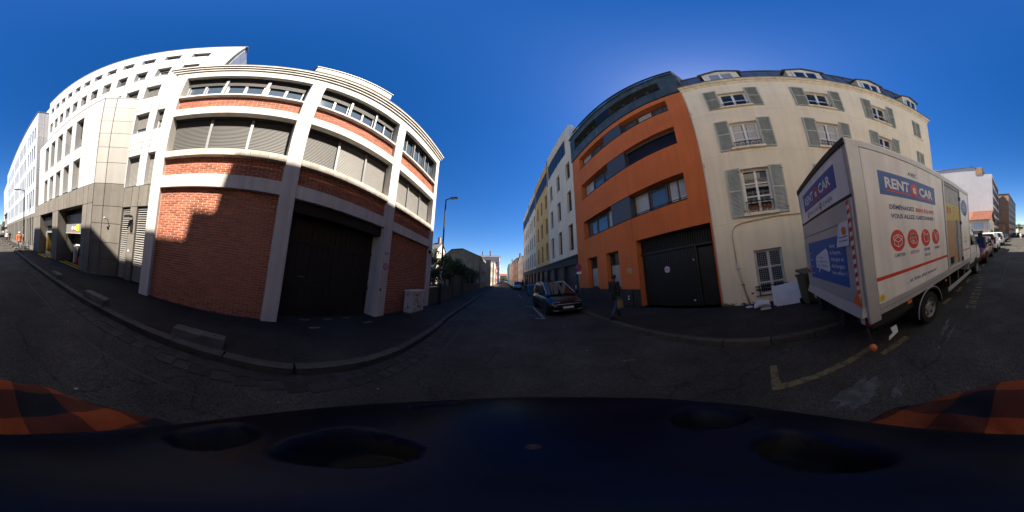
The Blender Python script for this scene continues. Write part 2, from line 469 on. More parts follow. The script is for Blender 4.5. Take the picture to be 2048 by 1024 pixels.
class Face:
    """a vertical building face: u along it, v up, w outwards"""
    def __init__(s, o, u, n): s.o = Vector(o); s.u = Vector(u); s.n = Vector(n)
    def P(s, u, v, w=0.0): return s.o + s.u * u + s.n * w + Vector((0, 0, v))
    def hexa(s, mb, u0, u1, v0, v1, w0, w1):
        P = s.P
        mb.hexa([P(u0, v0, w0), P(u1, v0, w0), P(u1, v0, w1), P(u0, v0, w1), P(u0, v1, w0), P(u1, v1, w0), P(u1, v1, w1), P(u0, v1, w1)])
        return mb
    def box(s, name, mat, parent, u0, u1, v0, v1, w0, w1, bevel=0):
        return s.hexa(MB(), u0, u1, v0, v1, w0, w1).build(name, mat, parent, bevel=bevel)
    def wall(s, name, mat, parent, u0, u1, v0, v1, holes, depth, w=0.0, reveal=None):
        """wall skin with real openings and reveals"""
        us = sorted({u0, u1, *[h[0] for h in holes], *[h[1] for h in holes]}); us = [a for a in us if u0 - 1e-6 <= a <= u1 + 1e-6]
        vs_ = sorted({v0, v1, *[h[2] for h in holes], *[h[3] for h in holes]}); vs_ = [a for a in vs_ if v0 - 1e-6 <= a <= v1 + 1e-6]
        mb = MB()
        nu, nv = len(us) - 1, len(vs_) - 1
        inh = [[any(h[0] - 1e-6 <= (us[i] + us[i + 1]) / 2 <= h[1] + 1e-6 and h[2] - 1e-6 <= (vs_[j] + vs_[j + 1]) / 2 <= h[3] + 1e-6 for h in holes) for j in range(nv)] for i in range(nu)]
        P = s.P
        for i in range(nu):
            for j in range(nv):
                if inh[i][j]: continue
                a, b, c, d = us[i], us[i + 1], vs_[j], vs_[j + 1]
                mb.poly([P(a, c, w), P(b, c, w), P(b, d, w), P(a, d, w)])
        for h in holes:
            a, b, c, d = h[:4]
            z = w - depth
            if reveal:
                q = MB(); e = .03
                for p, k in (((a, c), (b, c)), ((b, c), (b, d)), ((b, d), (a, d)), ((a, d), (a, c))):
                    q.poly([P(p[0], p[1], w + e), P(k[0], k[1], w + e), P(k[0], k[1], z), P(p[0], p[1], z)])
                q.build('window_reveal', reveal, parent, fix=False)
                continue
            for p, q in (((a, c), (b, c)), ((b, c), (b, d)), ((b, d), (a, d)), ((a, d), (a, c))):
                mb.poly([P(p[0], p[1], w), P(q[0], q[1], w), P(q[0], q[1], z), P(p[0], p[1], z)])
        z = w - depth
        for p, q in (((u0, v0), (u1, v0)), ((u1, v0), (u1, v1)), ((u1, v1), (u0, v1)), ((u0, v1), (u0, v0))):
            mb.poly([P(p[0], p[1], w), P(q[0], q[1], w), P(q[0], q[1], z), P(p[0], p[1], z)])
        return mb.build(name, mat, parent, fix=False)
    def slats(s, name, mat, parent, u0, u1, v0, v1, w0, w1, pitch, fill=0.8, tilt=0.5):
        """a curtain of horizontal slats, each with its own edge"""
        mb = MB(); n = max(1, int((v1 - v0) / pitch)); p = (v1 - v0) / n
        P = s.P
        for i in range(n):
            a = v0 + i * p; b = a + p * fill
            wt = w1 - (w1 - w0) * tilt
            mb.hexa([P(u0, a, w0), P(u1, a, w0), P(u1, a, w1), P(u0, a, w1), P(u0, b, w0), P(u1, b, w0), P(u1, b, wt), P(u0, b, wt)])
        return mb.build(name, mat, parent)
    def window(s, parent, u0, u1, v0, v1, w, frame='window_dark', pane='glass', nm=1, nt=0, fw=0.05, fd=0.06, blind=0.0, bmat='roller', pitch=0.055, tb=None, name='window'):
        """frame with mullions; panes (and a lowered blind) as sub-parts; w = back plane"""
        mb = MB()
        hx = lambda a, b, c, d: s.hexa(mb, a, b, c, d, w + .002, w + fd)
        hx(u0, u0 + fw, v0, v1); hx(u1 - fw, u1, v0, v1)
        hx(u0 + fw, u1 - fw, v0, v0 + fw); hx(u0 + fw, u1 - fw, v1 - fw, v1)
        iu = (u1 - u0 - 2 * fw); iv = v1 - v0 - 2 * fw
        xs = [u0 + fw + iu * k / nm for k in range(nm + 1)]
        for k in range(1, nm): hx(xs[k] - fw * .55, xs[k] + fw * .55, v0 + fw, v1 - fw)
        zs = [v0 + fw + iv * k / (nt + 1) for k in range(nt + 2)] if tb is None else [v0 + fw] + [v0 + fw + iv * q for q in tb] + [v1 - fw]
        e = fw * .35
        for z in zs[1:-1]:
            for k in range(nm):
                s.hexa(mb, xs[k] + (fw * .55 if k else 0), xs[k + 1] - (fw * .55 if k < nm - 1 else 0), z - e, z + e, w + .004, w + fd * .8)
        fr = mb.build(name, frame, parent)
        for k in range(nm):
            a = xs[k] + (fw * .55 if k else 0); b = xs[k + 1] - (fw * .55 if k < nm - 1 else 0)
            s.box('pane', pane if isinstance(pane, str) else random.choice(pane), fr, a, b, v0 + fw, v1 - fw, w + .003, w + fd * .4)
        if blind > 0:
            s.slats('roller_blind', bmat, fr, u0 + .01, u1 - .01, v1 - (v1 - v0) * blind, v1 - .01, w + fd + .004, w + fd + .03, pitch)
        return fr

FONT_CACHE = {}
def text(name, body, mat, parent, org, xd, yd, size, width=None, bold=0.0, align='LEFT', thick=0.002, space=1.0, shear=0.0):
    """flat lettering as mesh; width fits the word to that many metres"""
    cu = bpy.data.curves.new('t', 'FONT')
    cu.body = body; cu.size = 1.0; cu.offset = bold; cu.resolution_u = 2; cu.space_character = space
    cu.shear = shear
    cu.fill_mode = 'FRONT'
    ob = bpy.data.objects.new('t', cu)
    COL.objects.link(ob)
    dg = bpy.context.evaluated_depsgraph_get()
    me = bpy.data.meshes.new_from_object(ob.evaluated_get(dg))
    bpy.data.objects.remove(ob); bpy.data.curves.remove(cu)
    xs = [v.co.x for v in me.vertices]
    if not xs: return None
    x0, x1 = min(xs), max(xs)
    cap = 0.70
    sy = size / cap
    sx = (width / (x1 - x0)) if width else sy
    xd = Vector(xd); yd = Vector(yd); n = xd.cross(yd).normalized()
    off = {'LEFT': x0, 'CENTER': (x0 + x1) / 2, 'RIGHT': x1}[align]
    for v in me.vertices:
        v.co = Vector(org) + xd * ((v.co.x - off) * sx) + yd * (v.co.y * sy) + n * thick
    me.materials.clear(); me.materials.append(M[mat])
    o = bpy.data.objects.new(name, me)
    return link(o, parent)
def disc(name, mat, parent, c, xd, yd, rx, ry=None, n=28, thick=0.003, base=0.0):
    ry = ry or rx
    xd = Vector(xd); yd = Vector(yd); nn = xd.cross(yd).normalized()
    pts = [Vector(c) + nn * base + xd * rx * math.cos(2 * math.pi * k / n) + yd * ry * math.sin(2 * math.pi * k / n) for k in range(n)]
    return MB().slab(pts, nn * thick).build(name, mat, parent)
def strokes(name, mat, parent, c, xd, yd, lines, wd, thick=0.002, base=0.0):
    """thin printed lines: each line is a list of (a,b) points in the plane"""
    xd = Vector(xd); yd = Vector(yd); nn = xd.cross(yd).normalized()
    mb = MB()
    for L in lines:
        for p, q in zip(L, L[1:]):
            a = Vector((p[0], p[1])); b = Vector((q[0], q[1])); d = (b - a)
            if d.length < 1e-6: continue
            d.normalize(); pr = Vector((-d.y, d.x)) * wd / 2
            a2, b2 = a - d * wd / 2, b + d * wd / 2
            mb.poly([Vector(c) + nn * (base + thick) + xd * k.x + yd * k.y for k in (a2 + pr, b2 + pr, b2 - pr, a2 - pr)])
    return tag(mb.build(name, mat, parent, fix=False), kind='stuff')

def leaves(mb, c, rx, ry, rz, n, size, hang=0.0):
    for _ in range(n):
        a = random.uniform(0, 2 * math.pi); u = random.uniform(-1, 1); r = random.random() ** 0.45
        s_ = math.sqrt(1 - u * u)
        p = Vector((c[0] + rx * r * s_ * math.cos(a), c[1] + ry * r * s_ * math.sin(a), c[2] + rz * r * u))
        d = Vector((random.uniform(-1, 1), random.uniform(-1, 1), random.uniform(-.6, .9) - hang)).normalized()
        e = d.cross(Vector((random.uniform(-1, 1), random.uniform(-1, 1), random.uniform(-1, 1)))).normalized()
        k = size * random.uniform(.6, 1.3)
        mb.poly([p, p + d * k * .5 + e * k * .3, p + d * k, p + d * k * .5 - e * k * .3])
def tree(label, loc, h, cr, cat='tree', name='street_tree', leaf='leaf', n=2600, size=.22, group=None):
    t = thing(name, label, cat, loc, group)
    x, y, z = loc
    mb = MB()
    mb.tube([(x, y, z - .05), (x + .05, y, z + h * .3), (x - .05, y + .05, z + h * .62)], [h * .028, h * .02, h * .011], 9)
    tips = []
    for k in range(9):
        a = k * 2.4 + random.uniform(-.3, .3); z0 = z + h * random.uniform(.28, .58)
        tip = (x + cr * .75 * math.cos(a), y + cr * .75 * math.sin(a), z0 + h * random.uniform(.12, .34))
        mb.tube([(x, y, z0), ((x + tip[0]) / 2, (y + tip[1]) / 2, z0 + (tip[2] - z0) * .4), tip], [h * .012, h * .008, h * .003], 6)
        tips.append(tip)
    mb.build('trunk', 'bark', t, smooth=True)
    lb = MB()
    for tip in tips + [(x, y, z + h * .8), (x, y, z + h * .6)]:
        q = cr * random.uniform(.32, .55)
        leaves(lb, tip, q, q, q * .8, n // 11, size)
    lb.build('crown', leaf, t, fix=False)
    return t

# ------------------------------------------------------------------ ground, road, pavements
KL = [(-190, -17.2), (-45, -2.2), (-40, -2.15), (-7.6, -2.18), (-4.4, -2.24), (-2.7, -2.30), (-1.4, -2.36), (-.1, -2.23), (.9, -1.99), (1.7, -1.87), (2.8, -1.82), (4.4, -1.90), (6.9, -2.14), (12, -2.2), (60, -2.2), (82, -.5), (190, .6)]
KR = [(-190, -12.0), (-45, 3.0), (-40, 3.0), (-6, 3.0), (-1, 2.98), (.4, 3.03), (1.0, 3.11), (2.2, 3.27), (3.7, 3.42), (6.3, 3.68), (9, 3.85), (14, 3.9), (60, 3.9), (110, 3.9), (190, 4.6)]
def kx(K, y):
    for (a, xa), (b, xb) in zip(K, K[1:]):
        if a <= y <= b: return xa + (xb - xa) * (y - a) / (b - a)
    return K[-1][1]
tag(MB().poly([(-700, -700, -.02), (700, -700, -.02), (700, 700, -.02), (-700, 700, -.02)]).build('ground', 'ground', fix=False), kind='structure')
ys = sorted({k[0] for k in KL} | {k[0] for k in KR})
mb = MB()
for a, b in zip(ys, ys[1:]):
    mb.poly([(kx(KL, a), a, 0), (kx(KR, a), a, 0), (kx(KR, b), b, 0), (kx(KL, b), b, 0)])
road = tag(mb.build('road', 'asphalt', fix=False), kind='structure')
def pavement(name, K, x_in, sgn):
    mb = MB()
    off = .17 * sgn
    for (a, xa), (b, xb) in zip(K, K[1:]):
        mb.poly([(xa + off, a, .118), (xa + x_in, a, .118), (xb + x_in, b, .118), (xb + off, b, .118)])
        mb.poly([(xa + off, a, -.01), (xa + off, a, .118), (xb + off, b, .118), (xb + off, b, -.01)])
    p = tag(mb.build(name, 'footway', fix=False), kind='structure')
    # granite kerb stones, each its own piece
    st = []
    y = -60.0
    while y < 60:
        L = random.uniform(.82, 1.12) if abs(y) < 25 else random.uniform(1.6, 2.2)
        a, b = y, y + L
        xa, xb = kx(K, a), kx(K, b)
        st.append(((xa + xb) / 2 + off / 2 - .002 * sgn, (a + b) / 2, .052 + random.uniform(-.004, .006), .165, L - .014, .145, -math.atan2(xb - xa, b - a)))
        y = b
    pieces('kerb_stone', st, 'kerb', p, 300, jit=.006, rot=.008)
    mb = MB()
    for a, b in ((-190, -60), (60, 190)):
        mb.hexa([(kx(K, a), a, -.01), (kx(K, a) + off, a, -.01), (kx(K, b) + off, b, -.01), (kx(K, b), b, -.01), (kx(K, a), a, .12), (kx(K, a) + off, a, .12), (kx(K, b) + off, b, .12), (kx(K, b), b, .12)])
    tag(mb.build('kerb_run', 'kerb', p), kind='stuff')
    return p
pav_l = pavement('pavement', KL, -6.8, -1)
pav_r = pavement('pavement', KR, 6.0, 1)
# gutter setts along the left kerb
se = []
y = -9.0
while y < 9.0:
    L = random.uniform(.2, .3)
    x0 = kx(KL, y + L / 2)
    for k in range(2):
        ln = L if k == 0 else L * .97
        se.append((x0 + .015 + .12 + k * .215 + random.uniform(-.01, .01), y + L / 2 + (.08 if k else 0), .0 + random.uniform(-.004, .004), .195, ln - .012, .018, random.uniform(-.03, .03)))
    y += L
pieces('paver', se, 'sett', road, 300, rot=.01)

def sheet(name, mat, pts, z=.004, parent=None):
    return MB().poly([(p[0], p[1], z) for p in pts]).build(name, mat, parent, fix=False)
def strip(name, mat, parent, x0, y0, x1, y1, wd, z=.004, seg=1, rag=0.0):
    d = Vector((x1 - x0, y1 - y0)); L = d.length; d.normalize(); pr = Vector((-d.y, d.x)) * wd / 2
    mb = MB()
    n = max(1, int(L / .06)) if rag else 1
    e1 = [random.uniform(-rag, rag) for _ in range(n + 1)]; e2 = [random.uniform(-rag, rag) for _ in range(n + 1)]
    P = lambda k, s_, e: (x0 + d.x * L * k / n + pr.x * s_ * (1 + e), y0 + d.y * L * k / n + pr.y * s_ * (1 + e), z)
    for k in range(n):
        mb.poly([P(k, 1, e1[k]), P(k + 1, 1, e1[k + 1]), P(k + 1, -1, e2[k + 1]), P(k, -1, e2[k])])
    return mb.build(name, mat, parent, fix=False)
# delivery bay markings
strip('bay_line', 'yellow_paint', road, 1.70, .07, 2.30, .05, .10, rag=.12)
strip('bay_line', 'yellow_paint', road, 1.76, .03, 2.0, -1.42, .11, rag=.25)
strip('bay_line', 'yellow_paint', road, 1.72, -1.36, 1.74, -1.98, .10, rag=.25)
for k in range(6):
    y = -3.6 - k * 1.0
    strip('bay_dash', 'yellow_paint', road, 1.79 - .01 * k, y, 1.79 - .01 * k, y - .45, .11, rag=.15)
for i, ch in enumerate('SNOSIARVIL'):
    text('lettering', ch, 'yellow_paint', road, (1.18 + .028 * i, -3.58 - .30 * i, .004), (0, 1, 0), (-1, 0, 0), .24, width=.2 if ch != 'I' else .06, bold=.02, align='CENTER', thick=.001)
# parking bay marks beside the black car
strip('bay_line', 'white_line', road, 1.97, 10.6, 1.83, 7.2, .12, rag=.2)
strip('bay_line', 'white_line', road, 1.45, 7.33, 1.86, 7.1, .12, rag=.2)
strip('bay_line', 'white_line', road, 1.55, 10.9, 1.98, 10.6, .12, rag=.2)
strip('bay_line', 'white_line', road, 1.95, 17.0, 1.95, 20.5, .12, rag=.2)
# repairs, covers and worn paint on the carriageway
sheet('asphalt_patch', 'patch', [(-.75, 6.3), (.2, 6.2), (.25, 8.0), (-.7, 8.1)], .003, road)
def blob(name, mat, cx, cy, rx, ry, z, seed, rag=.35, rot=0):
    rr = random.Random(seed)
    n = 26
    c, s_ = math.cos(rot), math.sin(rot)
    pts = []
    for k in range(n):
        q = 1 + rr.uniform(-rag, rag)
        a, b = rx * q * math.cos(2 * math.pi * k / n), ry * q * math.sin(2 * math.pi * k / n)
        pts.append((cx + a * c - b * s_, cy + a * s_ + b * c))
    return sheet(name, mat, pts, z, road)
blob('worn_paint', 'old_paint', 1.28, -.62, .16, .30, .004, 3, .3, .3)
blob('worn_paint', 'old_paint', 1.05, -.95, .05, .16, .005, 5, .5, .6)
blob('worn_paint', 'old_paint', 1.28, -2.55, .05, .3, .004, 9, .6, .2)
blob('worn_paint', 'old_paint', 1.1, -2.4, .03, .3, .005, 12, .6, .1)
for k in range(60):
    a = random.uniform(-2, 3); b = random.uniform(-6, 8)
    if -1.6 < a < 2.8 and math.hypot(a, b) > .9:
        blob('litter', random.choice(['white_line', 'kerb', 'patch']), a, b, random.uniform(.006, .02), random.uniform(.006, .02), .006, k, .4)
blob('litter', 'old_paint', 2.05, 2.35, .05, .13, .006, 77, .4, 1.0)
for (x, y, r) in ((-.6, 3.9, .32), (.4, 13.0, .33), (-.3, -10.5, .33)):
    MB().lathe([(r, -.02), (r, .004), (r * .86, .007), (.001, .007)], (x, y, 0), 'z', 28).build('manhole_cover', 'patch', road)
# tar seams
for (x0, y0, x1, y1) in ((-1.3, -6, -1.45, -.8), (-1.45, -.8, -1.2, 3.2), (-1.2, 3.2, -1.5, 9), (.3, -14, .5, -5)):
    strip('tar_seam', 'black', road, x0, y0, x1, y1, .022, .003, rag=.5)
# concrete wheel stops on the left pavement
def wheel_stop(y0, y1, x, label, rot=0.0, hgt=.17):
    t = local_thing('wheel_stop', label, 'wheel stop', 'concrete wheel stops along the kerb')
    L = y1 - y0
    n = 9
    rings = []
    for k in range(n):
        f = k / (n - 1); e = 1 - .0 * f
        a = -L / 2 + L * f
        j = lambda: random.uniform(-.006, .006)
        hh = hgt if 0 < k < n - 1 else hgt * .93
        rings.append([(-.14 + j(), a, -.02), (-.10 + j(), a, hh + j()), (.09 + j(), a, hh + j()), (.14 + j(), a, -.02)])
    MB().loft(rings).build('block', 'concrete', t, bevel=.012)
    if L > .6:
        for s_ in (-.3, .3):
            MB().lathe([(.022, hgt - .002), (.022, hgt + .006), (.001, hgt + .006)], (0, L * s_, 0), 'z', 10).build('anchor_bolt', 'dark_metal', t)
    t.location = (x, (y0 + y1) / 2, .118)
    t.rotation_euler = (0, 0, rot)
    return t
wheel_stop(-1.02, -.12, -2.60, 'long grey concrete wheel stop on the pavement in front of the brick wall', -.03)
wheel_stop(-3.55, -2.75, -2.52, 'mossy concrete wheel stop by the kerb in front of the louvred doors', .03)
wheel_stop(-6.0, -5.35, -2.50, 'small concrete wheel stop by the kerb before the garage entrance')
for k, y in enumerate((-13.6, -16.0, -18.6, -21.4, -24.5, -28.0)):
    wheel_stop(y - .28, y + .28, -2.5, 'low stone block by the kerb beyond the garage entrances, ' + ['nearest of the row', 'second of the row', 'third of the row', 'fourth of the row', 'fifth of the row', 'farthest of the row'][k])

# ------------------------------------------------------------------ brick industrial building (left)
FL = Face((-4.0, 0, 0), (0, 1, 0), (1, 0, 0))
bb = thing('brick_building', 'red brick and white concrete industrial building with three bays and a large dark gate', 'building', (-4.0, 2.8, 0))
PIL = [(-2.93, -2.60), (.60, 1.0), (4.33, 4.80), (8.18, 8.55)]
Z0 = .118
BAYS = [(PIL[k][1], PIL[k + 1][0]) for k in range(3)]
for k, (a, b) in enumerate(PIL):
    FL.box('pilaster', 'pilaster', bb, a, b, Z0 - .05, 10.0, -.62, 0, bevel=.012)
for (a, b) in BAYS:
    FL.box('beam', 'pilaster', bb, a, b, 3.45, 3.85, -.6, -.003, bevel=.01)
    FL.box('beam', 'pilaster', bb, a, b, 6.43, 6.82, -.6, -.003, bevel=.01)
    FL.box('beam', 'pilaster', bb, a, b, 9.42, 10.0, -.6, -.003, bevel=.01)
# moulded cornice
for i, (z0, z1, ww) in enumerate(((10.0, 10.1, .06), (10.1, 10.17, .02), (10.17, 10.26, .12), (10.26, 10.33, .07), (10.33, 10.45, .18))):
    FL.box('cornice', 'pilaster', bb, -2.96 - ww, 8.58 + ww, z0, z1, -.6, ww)
FL.box('gutter_rail', 'dark_metal', bb, -3.1, 8.72, 10.45, 10.48, -.3, .19)
# building body behind the frame, attic storey
MB().box(-16, -4.62, -2.90, 8.52, 0, 10.4).build('core', 'attic', bb)
at = MB().box(-15, -4.65, -1.55, 6.2, 10.3, 12.2).build('attic_wall', 'attic', bb)
MB().box(-15, -4.6, -1.6, 6.25, 12.2, 12.28).build('coping', 'zinc', at)
at2 = MB().box(-14, -4.52, .45, 3.85, 12.28, 12.95).build('attic_wall', 'attic', bb)
MB().box(-14, -4.47, .40, 3.9, 12.95, 13.02).build('coping', 'zinc', at2)
# brickwork: every brick is geometry; the largest in view are objects
def brick_rows(u0, u1, v0, v1, w, out):
    bw, bh = .23, .0705
    n = int(round((v1 - v0) / bh)); bh = (v1 - v0) / n
    for r in range(n):
        u = u0 - (bw / 2 if r % 2 else 0)
        while u < u1 - .02:
            a, b = max(u, u0), min(u + bw, u1)
            if b - a > .04:
                out.append((FL.o.x + w + .002 + random.uniform(-.0025, .0025), (a + b) / 2, v0 + (r + .5) * bh, .03, b - a - .016, bh - .0155))
            u += bw
fields = []
bricks = []
for k, (a, b) in enumerate(BAYS):
    segs = [(3.85, 4.50), (6.82, 7.60)]
    if k != 1: segs.append((Z0 - .02, 3.45))
    for (v0, v1) in segs:
        FL.box('mortar_bed', 'mortar', bb, a, b, v0, v1, -.61, -.14)
        brick_rows(a + .006, b - .006, v0, v1, -.14, bricks)
pieces('brick', bricks, 'brick', bb, 300, rest='brickwork')
# sills and windows
for k, (a, b) in enumerate(BAYS):
    n = 14
    L = (b - a) / n
    pieces('sill_block', [(FL.o.x - .26, a + (i + .5) * L, 4.61, .58, L - .006, .22) for i in range(n)], 'sill', bb)
    FL.box('sill', 'pilaster', bb, a, b, 7.60, 7.71, -.55, .02, bevel=.01)
    for row, (v0, v1) in enumerate(((4.72, 6.43), (7.71, 9.42))):
        w0 = -.42 if row == 0 else -.36
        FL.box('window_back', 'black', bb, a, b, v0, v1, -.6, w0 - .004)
        m = (b - a) / 3
        for i in range(3):
            u0, u1 = a + i * m + .02, a + (i + 1) * m - .02
            lower = row == 0
            bl = (.93 if k == 0 else (.95 if i == 0 else .985)) if lower else (.34, .36, .38, .33)[(i + k) % 4]
            if not lower and k == 2: bl = .1
            bm = ('roller' if (k == 0 or (k == 1 and i == 0)) else 'roller_light') if lower else 'roller'
            FL.window(bb, u0, u1, v0, v1, w0, frame='grey_metal', pane='glass' if lower else 'glass_blue', nm=2, fw=.06, fd=.08, blind=bl, bmat=bm, pitch=.062)
        for i in (1, 2):
            FL.box('post', 'grey_metal', bb, a + i * m - .035, a + i * m + .035, v0, v1 - .02, w0 + .05, w0 + .16)
        FL.box('blind_box', 'dark_metal', bb, a + .01, b - .01, v1 - .12, v1, w0 + .01, w0 + .2)
# big gate
gt = FL.box('gate', 'gate_dark', bb, 1.0, 4.33, Z0 - .05, 3.45, -.61, -.57)
n = 16
pieces('gate_board', [(FL.o.x - .555, 1.03 + (i + .5) * 3.27 / n, 1.62, .03, 3.27 / n - .012, 2.98) for i in range(n)], 'gate_dark', bb)
FL.box('gate_rail', 'gate_dark', bb, 1.02, 4.31, 1.05, 1.17, -.54, -.51)
FL.box('gate_rail', 'gate_dark', bb, 1.02, 4.31, 2.35, 2.47, -.54, -.51)
FL.box('gate_stile', 'gate_dark', bb, 2.64, 2.70, .14, 3.1, -.54, -.505)
FL.box('gate_header', 'dark_metal', bb, 1.0, 4.33, 3.12, 3.45, -.56, -.16)
FL.box('gate_handle', 'alu', bb, 1.55, 1.72, 1.36, 1.375, -.51, -.49)
for (u, L) in ((1.7, .32), (2.45, .3), (3.15, .26)):
    FL.box('threshold_mark', 'yellow_paint', bb, u, u + L, .119, .123, -.3, -.18)
for (u, L) in ((1.75, .3), (3.5, .35)):
    FL.box('threshold_mark', 'white_line', bb, u, u + L, .119, .122, .32, .40)
# signs on the gate pier
disc('round_sign', 'sign_red', bb, (-3.995, 4.6, 2.02), (0, 1, 0), (0, 0, 1), .13, thick=.012)
disc('sign_face', 'sign_pale', bb, (-3.983, 4.6, 2.02), (0, 1, 0), (0, 0, 1), .095, thick=.004)
text('house_number', '64', 'grey_metal', bb, (-3.998, 4.49, 2.44), (0, 1, 0), (0, 0, 1), .15, width=.22, bold=.02)
FL.box('bell_box', 'dark_metal', bb, 4.42, 4.47, 1.1, 1.2, 0, .03)
FL.box('lamp_fitting', 'dark_metal', bb, 8.1, 8.2, 3.1, 3.25, 0, .12)

# utility cabinet with graffiti
cb = thing('utility_cabinet', 'pale grey utility cabinet covered in graffiti against the brick wall', 'cabinet', (-3.65, 6.35, .118))
MB().box(-3.86, -3.46, 5.82, 6.98, .118, .18).build('base', 'concrete', cb)
MB().box(-3.84, -3.48, 5.85, 6.95, .18, 1.08).build('body', 'pilaster', cb, bevel=.012)
MB().box(-3.87, -3.44, 5.81, 6.99, 1.08, 1.14).build('lid', 'pilaster', cb, bevel=.012)
for a in (5.89, 6.43):
    d_ = MB().box(-3.478, -3.466, a, a + .48, .24, 1.02).build('door', 'pilaster', cb, bevel=.004)
    MB().box(-3.466, -3.445, a + .40, a + .43, .6, .72).build('handle', 'dark_metal', d_)
rr = random.Random(4)
lines = []
for k in range(9):
    p = [rr.uniform(-.45, .4), rr.uniform(-.35, .3)]; L = [tuple(p)]
    for _ in range(6):
        p = [p[0] + rr.uniform(-.09, .13), p[1] + rr.uniform(-.12, .12)]; L.append(tuple(p))
    lines.append(L)
strokes('graffiti', 'graffiti', cb, (-3.464, 6.4, .66), (0, 1, 0), (0, 0, 1), lines, .022)
strokes('graffiti', 'graffiti', cb, (-3.66, 5.848, .66), (1, 0, 0), (0, 0, 1), [[(a * .35, b) for a, b in L] for L in lines[:4]], .018)

def street_lamp(x, y, h, arm, label, stick=True):
    t = thing('street_lamp', label, 'street lamp', (x, y, .118), 'street lamps')
    MB().lathe([(.13, 0), (.13, .03), (.095, .05), (.09, 1.2), (.06, 1.3), (.055, 3), (.045, h - .12), (.001, h - .12)], (x, y, .118), 'z', 14).build('pole', 'iron', t, smooth=True)
    MB().tube([(x, y, h - .05), (x + arm * .3, y, h + .03), (x + arm * .45, y, h + .04)], .035, 8).build('arm', 'iron', t, smooth=True)
    hd = MB().box(x + arm * .4, x + arm, y - .11, y + .11, h - .0, h + .09).build('lantern', 'iron', t, bevel=.03)
    MB().box(x + arm * .48, x + arm * .95, y - .08, y + .08, h - .015, h - .001).build('lens', 'lamp_lens', hd)
    MB().box(x + .09, x + .096, y - .045, y + .045, .5, .8).build('access_door', 'dark_metal', t)
    if stick:
        rr = random.Random(int(h * 10))
        for k in range(14):
            a = rr.uniform(-2.2, 1.2); z = rr.uniform(1.3, 2.6); r = .066
            c = Vector((x + r * math.cos(a), y + r * math.sin(a), z)); u = Vector((-math.sin(a), math.cos(a), 0)); q = rr.uniform(.025, .045); hh = rr.uniform(.03, .07)
            MB().slab([c - u * q - Vector((0, 0, hh)), c + u * q - Vector((0, 0, hh)), c + u * q + Vector((0, 0, hh)), c - u * q + Vector((0, 0, hh))], Vector((math.cos(a), math.sin(a), 0)) * .003).build('sticker', rr.choice(['sticker_white', 'sticker_white', 'plate', 'sign_blue']), t)
    return t
street_lamp(-3.72, 9.5, 7.1, .8, 'tall black street lamp with stickers beside the brick building corner')

# ------------------------------------------------------------------ white panelled office building
wb = thing('office_building', 'white panelled office building with stone base, projecting tower and two garage entrances', 'building', (-4.5, -10, 0))
FR = Face((-4.85, 0, 0), (0, 1, 0), (1, 0, 0))     # recessed main plane
FT = Face((-4.0, 0, 0), (0, 1, 0), (1, 0, 0))      # projecting tower plane
def panels(F, u_lines, v_lines, holes, mat, out, gap=.022, th=.03, w=0.0, minw=.05):
    for a, b in zip(u_lines, u_lines[1:]):
        for c, d in zip(v_lines, v_lines[1:]):
            mu, mv = (a + b) / 2, (c + d) / 2
            if any(h[0] - 1e-4 <= mu <= h[1] + 1e-4 and h[2] - 1e-4 <= mv <= h[3] + 1e-4 for h in holes): continue
            if b - a < minw or d - c < minw: continue
            p = F.P(mu, mv, w + th / 2)
            ang = math.atan2(F.u.y, F.u.x) - math.pi / 2
            out.append((p.x, p.y, p.z, th, b - a - gap, d - c - gap, ang))
def cut(lo, hi, marks): return sorted({lo, hi, *[m for m in marks if lo + .03 < m < hi - .03]})
# main plane: rows of windows (row: z0, z1, shift of columns)
ROWS = [(3.97, 5.46, -.22, .58), (6.80, 8.16, -.17, .6), (9.50, 10.75, -.05, .6), (12.0, 13.22, .0, .52), (14.75, 15.55, .03, .55)]
PITCH = .93
white_boxes, stone_boxes = [], []
for r, (v0, v1, sh, ww) in enumerate(ROWS):
    holes = []
    hi = -2.95 if r < 3 else -2.25
    k = 0
    while True:
        b = -3.05 + sh - k * PITCH; a = b - ww
        k += 1
        if a < (-4.95 if r < 2 else -14.2): break
        if r == 2 and b > -3.2: continue
        if b > hi - .1: continue
        holes.append((a, b, v0, v1))
    lo_z = [3.95, 6.15, 8.8, 11.35, 14.1][r]; hi_z = [6.15, 8.8, 11.35, 14.1, 17.1][r]
    lo = -4.9 if r < 2 else -14.3
    FR.wall('wall', 'joint', wb, lo, hi, lo_z, hi_z, holes, .24, reveal='white_panel')
    us = cut(lo, hi, [x for h in holes for x in h[:2]])
    vl = cut(lo_z, hi_z, [v0, v1, (v1 + hi_z) / 2] + ([16.3] if r == 4 else []))
    panels(FR, us, vl, holes, 'white_panel', white_boxes)
    for i, h in enumerate(holes):
        bl = [1.0, (.5, .72)[i % 2], (.9, .85, 1.0, .75)[i % 4], (.25, .3, .22, .7, .95, .6, .8)[i % 7], (.5, .95, .9, .97, .8)[i % 5]][r]
        bm = ['roller_light', ('roller', 'roller_light')[i % 2], ('roller_light', 'roller', 'roller_light')[i % 3], ('roller', 'roller_light', 'roller')[i % 3], ('roller_light', 'roller_dark', 'roller')[i % 3]][r]
        FR.window(wb, h[0], h[1], h[2], h[3], -.235, frame='alu', pane='glass_blue' if r in (1, 3) else 'glass', nm=1 if r != 1 else 1, tb=(.3,), fw=.035, fd=.05, blind=bl * .96, bmat=bm, pitch=.055)
MB().box(-16, -5.10, -60, -2.97, 0, 10.3).build('core', 'white_panel', wb)
MB().box(-16, -5.10, -60, -2.27, 10.5, 17.08).build('core', 'white_panel', wb)
FR.box('parapet', 'grey_metal', wb, -14.3, -2.2, 17.1, 17.16, -.5, .05)
